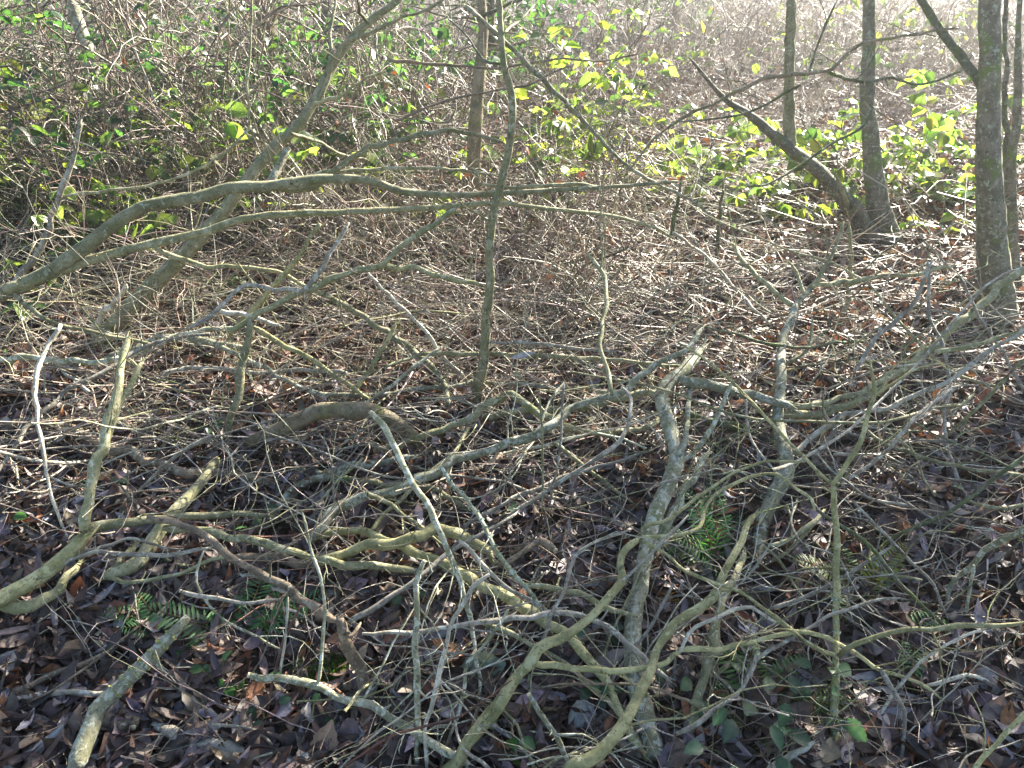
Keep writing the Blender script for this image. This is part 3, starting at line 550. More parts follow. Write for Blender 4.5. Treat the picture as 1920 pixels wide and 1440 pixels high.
B(FB, 'branch', 'thin straight upright stem rising behind the pile left of the twin-trunked tree foot', 'g', Yd(3.1, 3.2), [9, 9, 8, 6], 0, [1580,740, 1577,653, 1583,597, 1593,533, 1594,480, 1590,420], tw=2)
B(FB, 'branch', 'wavy thin stem hanging down right of the yellow-green arms', 'k', Yd(2.6, 2.2, 1.7), [6, 7, 7, 6, 6, 5], 0, [1738,490, 1740,513, 1742,590, 1763,640, 1777,680, 1777,740, 1770,780, 1777,847, 1800,913, 1827,960, 1850,1010], tw=4)
B(FB, 'branch', 'fuzzy grey branch rising right towards the gap between the trunks', 'k', h(.25, .35, .55), [9, 8, 8, 6], 0, [1600,697, 1630,653, 1663,613, 1707,573, 1730,530, 1745,490], tw=5)
B(FB, 'branch', 'long dull green branch running down right to the edge below the big tree', 'g', h(.2, .15, .12), [8, 8, 8, 9], 0, [1595,780, 1647,823, 1697,843, 1747,860, 1813,877, 1930,895], tw=4)
B(FB, 'branch', 'grey branch rising up right from the upright shoot fork', 'k', h(.2, .35), [8, 8, 8, 9], 0, [1590,900, 1620,877, 1663,843, 1707,793, 1757,750, 1803,720], tw=3)
B(FB, 'branch', 'thin level dark stick crossing the middle of the lichened branch', 'd', h(.3, .3, .2), [5, 6, 6, 6], 0, [1313,610, 1363,623, 1430,643, 1497,652, 1563,643, 1620,640], tw=4)
B(FB, 'branch', 'crooked stick pointing down left between the thick stem and the lichened branch', 'l', h(.3, .2, .14), [6, 8, 9, 9, 9], 0, [1375,715, 1363,740, 1340,790, 1307,840, 1280,863, 1262,895], [('k', h(.26, .2), [5, 5, 5], 0, [1400,750, 1400,780, 1407,820, 1430,857, 1460,890], 0)], tw=1)
B(FB, 'branch', 'cut grey peg standing out of the pile left of the yellow-green arms', 'k', h(.1, .25), [9, 9, 8], 0, [1523,860, 1550,830, 1563,813, 1573,777], cut='e')
B('fallen_log', 'log', 'dark log end showing under bright leaves at the right', 'd', h(.03, .03), 12, 12, [1673,910, 1730,923, 1775,930], cut='e')
B(FB, 'branch', 'level green branch reaching the right edge beside the dark log end', 'g', h(.1, .12), [8, 9, 9], 0, [1815,940, 1860,953, 1907,951, 1935,942])
B(FB, 'branch', 'thin drooping stem in front of the big tree foot', 'k', Yd(2.5, 2.3), [6, 6, 6], 0, [1800,520, 1833,590, 1865,640, 1880,660, 1900,700, 1925,745], tw=2)
# ---- left foreground
B('small_stake', 'stake', 'small upright stub pushed into the leaves under the forked limb', 'k', Yd(1.62, 1.56), [12, 11, 10], 0, [116,1205, 113,1147, 104,1077], spur=.4)
B(FB, 'branch', 'pale straight stick half covered by leaves at the bottom left', 'p', h(.02, .03), [11, 11, 10], 0, [-10,1314, 67,1310, 133,1303, 200,1299], spur=.3)
B(FB, 'branch', 'thin long tan stem bowed over leaves at the left, tip down', 'b', h(.02, .08, .05), [4, 5, 5, 4], 0, [45,1325, 123,1280, 200,1223, 233,1195, 290,1150])
B(FB, 'branch', 'brown weathered stick buried slantwise in leaves at the left', 'b', h(.02, .03), [13, 12, 11], 0, [25,1297, 100,1263, 167,1237, 220,1210], spur=.3)
B('rotten_log', 'log', 'stubby rotten log beside the peeled end of the lichen log', 'b', h(.03, .03), [24, 26, 22], 0, [198,1338, 222,1346, 250,1358], spur=.2, cut='e')
B('rotten_log', 'log', 'crumbling pale log sunk in litter at the bottom, left of centre', 'k', h(.02, .02, .02), [18, 22, 25, 22], 0, [290,1362, 340,1380, 417,1407, 470,1432], spur=.3, cut='e')
B(FB, 'branch', 'green curved stick lying just above the big fern', 'g', h(.05, .08), [8, 8, 8, 7], 0, [205,1082, 225,1092, 250,1091, 300,1083, 347,1073, 393,1050, 430,1043])
B(FB, 'branch', 'wiry pale stem dropping across the big fern', 'l', h(.25, .15, .05), [5, 5, 5, 4], 0, [382,1032, 367,1077, 373,1103, 397,1140, 420,1163, 467,1187, 533,1220], tw=1)
B(FB, 'branch', 'short cut stick hanging level over the big fern', 'k', h(.2, .22), [8, 7, 6], 0, [337,1108, 400,1120, 460,1130, 520,1123], cut='s')
B('red_stem', 'branch', 'thin reddish stem standing left of the cut stick', 'r', h(.3, .02), 5, 5, [563,1137, 533,1200, 513,1273, 500,1337, 497,1350])
B('bramble_cane', 'branch', 'long reddish bramble cane crossing the foreground to the brown butt', 'r', h(.05, .12, .2, .3), [5, 5, 4, 3], 0, [640,1440, 690,1408, 740,1380, 800,1362, 860,1345, 900,1318, 960,1275])
B(FB, 'branch', 'blue-grey wavy stick dropping left of the brown butt', 'l', h(.25, .1, .02), [6, 7, 6, 6], 0, [952,1143, 915,1200, 890,1227, 873,1247, 873,1277, 863,1320, 840,1387, 823,1445], tw=1)
B(FB, 'branch', 'straight thin grey stick crossing the thick stem upward right, upper of two', 'k', h(.2, .4), [5, 5, 5], 0, [1100,1160, 1113,1143, 1167,1087, 1227,1030, 1290,965], tw=1)
B(FB, 'branch', 'wavy grey stick winding down the right of the thick stem', 'k', h(.2, .04), [6, 6, 6, 5], 0, [1265,1095, 1260,1107, 1227,1167, 1200,1200, 1173,1237, 1147,1273, 1143,1293, 1158,1335])

# ---- more of the pile, left and right of the sapling
B(FB, 'branch', 'slim branch forking off under the lower arching branch towards the bright sprig', 'g', Yd(2.6, 2.75), [9, 8, 7], 0, [290,458, 300,470, 340,485, 390,500, 450,498, 500,505, 535,512, 580,540], tw=2)
B(FB, 'branch', 'olive branch with a bright top slanting down left behind the blue-grey crooked one', 'y', h(.62, .4, .2), [8, 10, 9], 0, [600,420, 570,470, 540,505, 500,550, 465,590, 430,630], tw=2)
B(FB, 'branch', 'olive branch sinking right, from the green curved branch to the curled root end', 'y', h(.3, .2, .1), [9, 10, 10, 8], 0, [470,612, 525,645, 580,670, 650,720, 690,748], tw=2)
B(FB, 'branch', 'thin mossy branch hanging from the arching pair down to the level green branch', 'g', h(.42, .3, .22), [9, 8, 7], 0, [28,553, 65,585, 100,605, 165,620, 225,632, 290,645], tw=2)
B(FB, 'branch', 'pale stick sloping right under the level green branch', 'l', h(.24, .14, .08), [8, 9, 8], 0, [405,648, 450,665, 500,690, 540,715, 600,738, 640,742], tw=2)
B(FB, 'branch', 'white lichened stick with a yellow tip lying level left of the slim olive branch', 'p', h(.36, .34), [11, 10, 8], 0, [413,581, 440,584, 465,588, 525,608], cut='s')
B(FB, 'branch', 'bent whitish stub standing by the lower part of the leaning stem', 'p', h(.1, .4), [13, 12, 9], 0, [183,640, 181,612, 197,582, 222,558, 237,535], spur=.5)
B(FB, 'branch', 'thin level stick bundled just above the right end of the arching branches', 'g', Yd(2.95, 3.05), [5, 7, 6, 4], 0, [900,345, 960,352, 1060,346, 1160,351, 1270,338], tw=4)
B(FB, 'branch', 'dark thin upright stem at the right tip of the arching branches', 'd', Yd(3.2, 3.25), [8, 7, 5], 0, [1258,445, 1262,420, 1270,390, 1277,335], tw=1)
B(FB, 'branch', 'pale straight stick running down right from the tip of the arching branches', 'p', h(.5, .3, .2), [5, 5, 5], 0, [1262,436, 1320,475, 1360,520, 1410,575, 1442,607], tw=1)
B('bare_sapling', 'sapling', 'dark upright stem left of the bent low trunk, its foot in brushwood', 'd', Yd(3.7, 3.75), [9, 8, 7, 5], 0, [1335,575, 1340,480, 1346,420, 1356,345], tw=3)
B(FB, 'branch', 'long grey branch running level behind the curled root', 'k', h(.12, .14), [9, 10, 9, 7], 0, [300,700, 380,688, 470,700, 560,692, 650,700], tw=3)
B(FB, 'branch', 'green branch crossing low from the right of the curled root to the shaggy lichened stick', 'g', h(.06, .08), [12, 12, 10], 0, [560,880, 640,890, 720,905, 800,915, 870,950], tw=2)
B(FB, 'branch', 'grey stick rising right behind the shaggy lichened stick', 'k', h(.08, .16), [8, 8, 6], 0, [870,985, 950,940, 1040,905, 1130,870, 1210,845], tw=2)
B(FB, 'branch', 'mossy stick sloping down right in the gap between sapling foot and thick stem', 'g', h(.14, .06), [8, 8, 7], 0, [1035,830, 1090,868, 1140,905, 1190,945], tw=2)
B(FB, 'branch', 'long olive stick running from the sapling foot down to the humped branch', 'g', h(.12, .06), [7, 8, 8], 0, [880,800, 850,850, 800,890, 740,945, 690,1000], tw=2)
# ------------------------------------------------------------------ leaf litter (nobody could count it)
DEAD = [(0.040, 0.027, 0.022), (0.075, 0.049, 0.038), (0.12, 0.078, 0.056), (0.165, 0.13, 0.118), (0.25, 0.215, 0.22), (0.21, 0.085, 0.038), (0.30, 0.22, 0.15), (0.11, 0.082, 0.082)]
DW = [.18, .23, .16, .13, .11, .04, .03, .12]
WARM = [(.05, .032, .022), (.10, .058, .038), (.16, .088, .055), (.20, .125, .09), (.27, .21, .18), (.25, .10, .04), (.32, .22, .14), (.14, .085, .065)]   # redder leaves beyond the pile
def spread_xy(n, y0, y1, pw=1.0, margin=0.35):
    y = y0+(y1-y0)*rng.rand(n)**pw
    return rng.uniform(-1, 1, n)*(0.76*y+margin), y
def litter(n, y0, y1, scale, share, pw=1.0):
    parts, tn = [], []
    for prof, sh, l0, l1, wr in (('willow', .58, .07, .125, .23), ('oak', .2, .055, .10, .55), ('ovate', .22, .05, .09, .55)):
        k = int(n*sh); x, y = spread_xy(k, y0, y1, pw)
        az = rng.uniform(0, 2*math.pi, k); tilt = 0.30*rng.randn(k)
        f = np.stack([np.cos(az)*np.cos(tilt), np.sin(az)*np.cos(tilt), np.sin(tilt)], 1)
        up = norm(np.stack([.38*rng.randn(k), .38*rng.randn(k), np.ones(k)], 1))
        ln = rng.uniform(l0, l1, k)*scale; z = gz(x, y)+0.004+0.030*rng.rand(k)**1.5*scale+np.abs(np.sin(tilt))*ln*.35
        V, Q = leaves(np.stack([x, y, z], 1), f, up, ln, ln*wr*rng.uniform(.75, 1.25, k), rng.uniform(-1.2, 3.4, k), rng.uniform(-.7, .95, k), 1.5*rng.randn(k), prof)
        parts.append((V, Q)); tn.append(tints(k, 18, DEAD if y0 < 2 else WARM, DW))
    return parts, tn
parts, tn = [], []
for a in ((15000, .55, 2.6, 1.0, 1, .8), (12000, 2.4, 5.2, 1.05, 1), (7000, 5.0, 9.5, 1.35, 1), (4000, 9.0, 22.0, 2.2, 1)):
    p_, t_ = litter(*a); parts += p_; tn += t_
# crumbs of rotted leaf between the whole ones
k = 13000; x, y = spread_xy(k, .6, 3.6, .8); az = rng.uniform(0, 6.28, k); ln = rng.uniform(.012, .034, k)
V, Q = leaves(np.stack([x, y, gz(x, y)+.008+.026*rng.rand(k)], 1), np.stack([np.cos(az), np.sin(az), .5*rng.randn(k)], 1), norm(np.c_[.6*rng.randn(k, 2), np.ones(k)]), ln, ln*rng.uniform(.25, .8, k), rng.uniform(-2, 3, k), rng.uniform(-.6, .9, k), 1.5*rng.randn(k), 'oak')
parts.append((V, Q)); tn.append(tints(k, 18, WARM[:4]+DEAD[:3]))
V, Q = join(parts)
tag(mk('leaf_litter', V, Q, M['litter'], loc=(0, 0, 0), tint=np.concatenate(tn)*np.tile(np.tile([[.85], [1.35], [.85]], (6, 1)), (sum(len(q_) for q_ in tn)//18, 1))), 'brown and grey dead leaves covering the woodland floor', 'leaf litter', kind='stuff')

TW = [(0.29, 0.235, 0.175), (0.22, 0.175, 0.125), (0.36, 0.31, 0.24), (0.15, 0.11, 0.08), (0.23, 0.215, 0.13), (0.46, 0.42, 0.34)]
TWW = [.28, .24, .16, .14, .12, .06]
# thin brushwood: the mass of fine twigs under and between the traced branches
def brush(n, y0, y1, h0, h1, l0, l1, r0, r1, M_=7, K=3, xf=None, flat=.2):
    x, y = spread_xy(n, y0, y1)
    if xf is not None: keep = rng.rand(n) < xf(x, y); x, y = x[keep], y[keep]; n = len(x)
    az = np.where(rng.rand(n) < .7, .55*rng.randn(n), rng.uniform(-1.57, 1.57, n)); az = az+math.pi*(rng.rand(n) < .5)
    d = np.stack([np.cos(az), np.sin(az), flat*rng.randn(n)], 1)
    o = np.stack([x, y, gz(x, y)+rng.uniform(h0, h1, n)**1.0], 1)
    PL = walk(o, d, rng.uniform(l0, l1, n), M_, .2, -0.015); return PL, taper(rng.uniform(r0, r1, n), M_, .4)
parts, tn = [], []
def add(PL, RA, K=3, pal=TW, wt=TWW):
    V, Q = tubes(PL, RA, K); parts.append((V, Q)); tn.append(tints(len(PL), PL.shape[1]*K, pal, wt if pal is TW else None))
PL, RA = brush(820, .9, 2.4, .0, .07, .12, .42, .0009, .0024, 8, 5, lambda x, y: np.where((x < -.2) & (y < 1.75), .35, 1)); add(PL, RA, 5)
o, d = sub(PL, 2, .7); P2 = walk(o, d, rng.uniform(.05, .2, len(o)), 5, .2); add(P2, taper(np.full(len(o), .0010), 5), 3)
PL, RA = brush(1800, 2.0, 4.3, .0, .11, .3, 1.0, .0014, .0042, 8, 4, lambda x, y: np.where(x > .30*y, .4, 1)); add(PL, RA, 4)
o, d = sub(PL, 5, .42); P2 = walk(o, d, rng.uniform(.08, .32, len(o)), 5, .2); add(P2, taper(rng.uniform(.0008, .0016, len(o)), 5), 3)
PL, RA = brush(1100, 4.0, 7.0, .01, .3, .4, 1.2, .002, .005, 7, 3, lambda x, y: np.where(x > .22*y, .2, 1)); add(PL, RA, 3)
o, d = sub(PL, 3, .7); P2 = walk(o, d, rng.uniform(.1, .4, len(o)), 5, .2); add(P2, taper(rng.uniform(.001, .002, len(o)), 5), 3)
# upright and slanting brash through the middle of the pile
PL, RA = brush(1300, 2.85, 5.4, .0, .26, .25, .9, .0016, .0042, 9, 4, lambda x, y: np.where(x > .26*y, .18, 1), .55); add(PL, RA, 4)
o, d = sub(PL, 5, .45); P2 = walk(o, d, rng.uniform(.08, .35, len(o)), 6, .24); add(P2, taper(rng.uniform(.0010, .0020, len(o)), 6), 3)
V, Q = join(parts)
tag(mk('twig_litter', V, Q, M['twig'], loc=(0, 0, 0), tint=np.concatenate(tn)), 'tangle of fine fallen twigs filling the gaps of the brushwood pile', 'twigs', kind='stuff')

# ------------------------------------------------------------------ loose twigs one can count, each an object
LM = [("the curled root", 620, 775), ("the sawn grey pole", 760, 880), ("the foot of the centre sapling", 900, 700), ("the leaning stem", 260, 570), ("the forked limb at the left edge", 90, 1060),
      ("the lichen log", 240, 1260), ("the fork of the yellow-green branch", 1040, 1220), ("the thick pale stem", 1210, 1090), ("the lichened branch", 1450, 950), ("the upright shoot", 1567, 1200),
      ("the foot of the big tree", 1850, 600), ("the foot of the twin-trunked tree", 1640, 470), ("the rotting log", 1830, 1240), ("the big fern", 440, 1130), ("the fern under the thick stem", 1320, 1020),
      ("the bramble leaves at the bottom", 1430, 1380), ("the left ends of the arching branches", 110, 500), ("the cut stick", 560, 1285), ("the long brown log", 300, 860), ("the bone-white hanging twig", 75, 760),
      ("the yellow-green arms of the shoot", 1640, 760), ("the small mossy trunk behind the sapling", 885, 450), ("the arched low branch", 960, 760), ("the longest sloping branch", 960, 1120), ("the broken stake", 660, 1220),
      ("the crook of the lichened branch", 1470, 650), ("the right edge under the big tree", 1880, 800), ("the pale branch at the right edge", 1840, 1060), ("the humped olive branch", 800, 1005), ("the shaggy lichened stick", 930, 1000),
      ("the middle of the arching branches", 560, 390), ("the blue-grey crooked branch", 520, 545), ("the top of the thick stem", 1270, 730), ("the bottom end of the snaking branch", 1110, 1410), ("the level green branch at left", 160, 680)]
TWMAT = {'grey': 'k', 'olive': 'g', 'brown': 'b', 'pale': 'p', 'dark': 'd', 'reddish': 'r', 'lichened': 'l'}
n_t = 270
for q in range(n_t):
    px, py = rng.uniform(-20, 1940), 470+970*rng.rand()**1.15
    if q % 3 == 0: py = rng.uniform(560, 950)
    if px < 660 and py > 1100: px += 640
    hh = rng.uniform(.02, .20) if py < 1000 else rng.uniform(.02, .14)
    c0, dep = unproj(px, py, h=hh)
    az = rng.choice([.55*rng.randn(), rng.uniform(-1.57, 1.57), .6+.3*rng.randn()]) + math.pi*(rng.rand() < .5)
    el = rng.choice([.12*rng.randn(), .35*rng.randn()])
    ln = rng.uniform(.3, 1.05)*(1 if py < 900 else .62); d = np.array([math.cos(az)*math.cos(el), math.sin(az)*math.cos(el), math.sin(el)])
    cn = rng.choice(list(TWMAT), p=[.26, .24, .17, .11, .09, .03, .10]); r0 = rng.uniform(.0018, .0042)
    if q % 3 == 1 and py < 1050: r0 *= 1.7; ln *= 1.5
    PL = walk((c0-d*ln/2)[None], d[None], np.array([ln]), 14, .17, 0.0); PL = np.stack([catmull(PL[0], 22)])
    ps = [tubes(PL, taper(np.array([r0]), 22, .45), 6)]
    o, dd = sub(PL, rng.randint(1, 5), .55); ps.append(tubes(walk(o, dd, rng.uniform(.05, .28, len(o)), 7, .16), taper(np.full(len(o), r0*.55), 7, .45), 5))
    V, Q = join(ps); ob = mk('twig', V, Q, M[TWMAT[cn]])
    L = sorted(LM, key=lambda l: math.hypot(l[1]-px, (l[2]-py)*1.3))[0]
    dx, dy = px-L[1], py-L[2]
    where = 'across' if math.hypot(dx, dy) < 45 else ('just right of' if dx > 0 else 'just left of') if abs(dx) > abs(dy) else ('just above' if dy < 0 else 'just below')
    size = 'long' if ln > .75 else 'short' if ln < .45 else 'medium'
    thick = 'sturdy' if r0 > .0031 else 'fine'
    tag(ob, f"{size} {thick} {cn} twig {'lying level' if abs(el) < .15 else 'slanting'} {where} {L[0]}", 'twig', 'loose twigs in the brushwood pile')

# ------------------------------------------------------------------ dry pale stalks in the foreground (uncountable)
n = 420; x, y = spread_xy(n, .9, 3.2); az = rng.uniform(0, 6.28, n); d = np.stack([np.cos(az), np.sin(az), rng.uniform(-.1, .9, n)], 1)
PL = walk(np.stack([x, y, gz(x, y)+.01], 1), d, rng.uniform(.12, .5, n), 9, .16, -.09)
V, Q = tubes(PL, taper(rng.uniform(.0006, .0014, n), 9, .5), 4)
tag(mk('dry_grass', V, Q, M['grass'], loc=(0, 0, 0), tint=tints(n, 36, [(.42, .36, .25), (.50, .45, .34), (.30, .23, .15)])), 'thin bleached grass stalks bending over the dead leaves', 'dry grass', kind='stuff')

# ------------------------------------------------------------------ thicket: bare shrubs with many stems, bramble with green leaves, dry growth behind
def shrub(name, x, y, ht, label, nst=6, n2=11, n3=6, lean=(0, 0), pal=TW, group='bare shrubs of the thicket', lv=0, rt=.011, dens=1.0):
    o = root(name, (x, y, float(gz(x, y))), label, 'shrub', group)
    b = np.array([[x, y, gz(x, y)]]*nst)+np.c_[.10*rng.randn(nst, 2), np.zeros(nst)]
    az = np.linspace(0, 6.28, nst, endpoint=False)+.5*rng.randn(nst)
    d = np.stack([.42*np.cos(az)+lean[0], .42*np.sin(az)+lean[1], np.ones(nst)], 1)
    S = walk(b, d, ht*rng.uniform(.85, 1.3, nst), 12, .19, .02)
    for k in range(nst):
        V, Q = tube(catmull(S[k], 24), np.linspace(rt*rng.uniform(.6, 1.1), .003, 24), 7, True, .05); mk('stem', V, Q, M[rng.choice(['k', 'g', 'b', 'l'])], o)
    pt, ct = [], []
    o2, d2 = sub(S, int(n2*dens), .75); P2 = walk(o2, d2, ht*rng.uniform(.25, .65, len(o2)), 9, .27, .01); pt.append(tubes(P2, taper(rng.uniform(.0026, .0068, len(o2)), 9, .42), 4)); ct.append(tints(len(o2), 36, pal, TWW if pal is TW else None))
    o3, d3 = sub(P2, int(n3*dens), .8); P3 = walk(o3, d3, rng.uniform(.08, .38, len(o3)), 6, .24, .0); pt.append(tubes(P3, taper(rng.uniform(.0015, .0036, len(o3)), 6, .5), 3)); ct.append(tints(len(o3), 18, pal, TWW if pal is TW else None))
    o4, d4 = sub(P3, 1, .9); P4 = walk(o4, d4, rng.uniform(.03, .12, len(o4)), 4, .2, .0); pt.append(tubes(P4, taper(np.full(len(o4), .0012), 4, .7), 3)); ct.append(tints(len(o4), 12, pal, TWW if pal is TW else None))
    V, Q = join(pt); mk('twigs', V, Q, M['twig'], o, tint=np.concatenate(ct))['kind'] = 'stuff'
    if lv:
        k = rng.randint(0, len(P3), lv); c = P3[k, -1]; f = norm(rng.randn(lv, 3)+[0, 0, -.4]); ln = rng.uniform(.03, .055, lv)
        V, Q = leaves(c, f, norm(rng.randn(lv, 3)+[0, 0, .8]), ln, ln*.6, rng.uniform(-.6, 1.6, lv), rng.uniform(0, .6, lv), .6*rng.randn(lv), 'ovate')
        mk('leaves', V, Q, M['litter'], o, tint=tints(lv, 18, [(.27, .10, .04), (.20, .10, .05), (.14, .085, .055)]))
    return o
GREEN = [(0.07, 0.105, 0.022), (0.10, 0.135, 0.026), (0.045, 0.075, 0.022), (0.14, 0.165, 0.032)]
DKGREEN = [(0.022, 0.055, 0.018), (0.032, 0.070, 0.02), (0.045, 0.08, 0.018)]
LIT_GREEN = [(0.125, 0.165, 0.026), (0.165, 0.18, 0.034), (0.085, 0.12, 0.026), (0.045, 0.075, 0.022), (0.06, 0.085, 0.03)]  # yellower, brighter leaves: the backlit glow is put into the colour
def RIB(n): return np.tile(np.tile([[.88], [1.5], [.88]], (6, 1)), (n, 1))
def bramble(x, y, ht, n, label, pal=GREEN, size=(.05, .09), rad=.45, group='leafy bramble bushes', prof='ovate', canes=6, name='bramble_bush', cat='bush', zmin=.12):
    g0 = float(gz(x, y)); o = root(name, (x, y, g0), label, cat, group)
    az = rng.uniform(0, 6.28, canes); b = np.array([[x, y, g0]]*canes)+np.c_[rad*.3*rng.randn(canes, 2), np.zeros(canes)]
    S = walk(b, np.stack([.55*np.cos(az), .55*np.sin(az), np.ones(canes)], 1), ht*rng.uniform(.9, 1.6, canes), 12, .15, -.06)
    for k in range(canes):
        V, Q = tube(catmull(S[k], 20), np.linspace(.0034, .0016, 20), 5); mk('cane', V, Q, M[rng.choice(['r', 'b', 'g'])], o)
    n = max(n//3, 2); k = rng.randint(0, canes, n); i = rng.randint(3, 12, n); nod = S[k, i]+np.c_[rad*.30*rng.randn(n, 2), .06*rng.randn(n)]
    nod[:, 2] = np.maximum(nod[:, 2], g0+zmin*rng.rand(n)); a0 = rng.uniform(0, 6.28, n); l0 = rng.uniform(*size, n)*rng.choice([.55, .8, 1, 1.05], n)
    aa = np.stack([a0, a0+1.25, a0-1.25], 1).ravel(); ln = np.stack([l0, l0*.8, l0*.8], 1).ravel()*rng.uniform(.85, 1.1, 3*n); k, i = np.repeat(k, 3), np.repeat(i, 3)
    f = norm(np.stack([np.cos(aa), np.sin(aa), np.repeat(-.5+.4*rng.randn(n), 3)], 1)); c = np.repeat(nod, 3, 0)+f*(ln*.62)[:, None]; n = 3*n
    V, Q = leaves(c, f, norm(np.c_[.55*rng.randn(n, 2), np.ones(n)]), ln, ln*rng.uniform(.65, .85, n), rng.uniform(-1.0, .5, n), rng.uniform(.1, .55, n), .35*rng.randn(n), prof)
    mk('leaves', V, Q, M['leaf'], o, tint=tints(n, 18, pal, None, .32)*RIB(n))
    m_ = min(n, 130); PL = np.stack([c[:m_]-norm(f[:m_])*ln[:m_, None]*.5, c[:m_]-norm(f[:m_])*ln[:m_, None]*.62, S[k[:m_], i[:m_]]], 1)
    for PLk in ([PL] if m_ > 45 else PL[:, None]):
        V, Q = tubes(PLk, np.full((len(PLk), 3), .0008), 3); s_ = mk('leaf_stalks' if m_ > 45 else 'leaf_stalk', V, Q, M['twig'], o, tint=tints(len(PLk), 9, [(.16, .15, .06), (.15, .08, .05)]))
        if m_ > 45: s_['kind'] = 'stuff'
    return o
def gpos(px, py): q, _ = unproj(px, py, h=0); return q[0], q[1]

TWS = [(.19, .135, .105), (.14, .10, .075), (.25, .195, .155), (.10, .075, .055), (.17, .155, .09)]
SHRUBS = [  # foot in the picture, height, lean, label
 (40, 415, 1.2, 'bare twiggy shrub at the far left above the grey climbing branch'), (190, 395, 1.25, 'bare shrub with a dark crooked fork left of the leaning stem'),
 (330, 410, 1.25, 'bare shrub with grey stems behind the pair of arching branches'), (470, 390, 1.35, 'bare shrub tangled behind the middle of the leaning stem'),
 (600, 380, 1.2, 'bare shrub just right of the leaning stem, behind its forks'), (730, 360, 1.15, 'bare shrub between the leaning stem and the small mossy trunk'),
 (100, 300, 1.5, 'taller bare shrub at the back of the upper left corner'), (290, 290, 1.5, 'bare shrub at the back, near the pale top-left trunk'),
 (520, 280, 1.4, 'bare shrub at the back under the dark top trunk'), (800, 270, 1.3, 'bare shrub at the back, left of the dead pole'),
 (1010, 290, .8, 'low bare shrub right of the centre sapling among lit leaves'), (1180, 200, .9, 'low bare shrub behind the lower end of the dead pole'),
 (1700, 170, .8, 'pale dry shrub seen between the straight trunk and the big tree'),
 (1530, 130, .9, 'pale dry shrub seen between the two straight trunks'), (1400, 120, 1.0, 'pale dry shrub at the top, left of the first straight trunk'),
 (-90, 420, 1.2, 'bare shrub leaning in from the left edge'), (1800, 110, 1.0, 'pale dry shrub behind the thickest tree'),
 (650, 420, .5, 'low bare shrub in front of the small mossy trunk'), (450, 450, .6, 'low twiggy shrub rooted below the arching branches'), (1120, 430, .5, 'low twiggy shrub right of the sapling in brushwood'),
 (560, 480, .5, 'low twiggy shrub under the long thin part of the arching branches'), (760, 470, .55, 'low twiggy shrub just left of the sapling bend in brushwood'), (1000, 500, .5, 'low twiggy shrub beside the sapling at half its height'),
 (250, 470, .7, 'low twiggy shrub behind the thick end of the arching branches'),
 (690, 560, .4, 'small brushy shrub in the pile above the curled root'), (1060, 590, .4, 'small brushy shrub in the pile right of the sapling foot'), (860, 400, .7, 'twiggy shrub hugging the small mossy trunk'),
 (30, 500, .7, 'twiggy shrub at the left edge behind the arching branches')]
PALE = [(.40, .33, .25), (.33, .26, .19), (.46, .40, .31), (.25, .19, .13)]
for px, py, ht, lab in SHRUBS:
    x, y = gpos(px, py); back = 'pale dry' in lab
    shrub('bare_shrub', x, y, ht, lab, nst=5 if ht < 1 else 7, n2=10, n3=4, pal=PALE if back else TWS, lv=16 if 900 < px < 1500 else 8, rt=.007 if ht < 1 else .012)
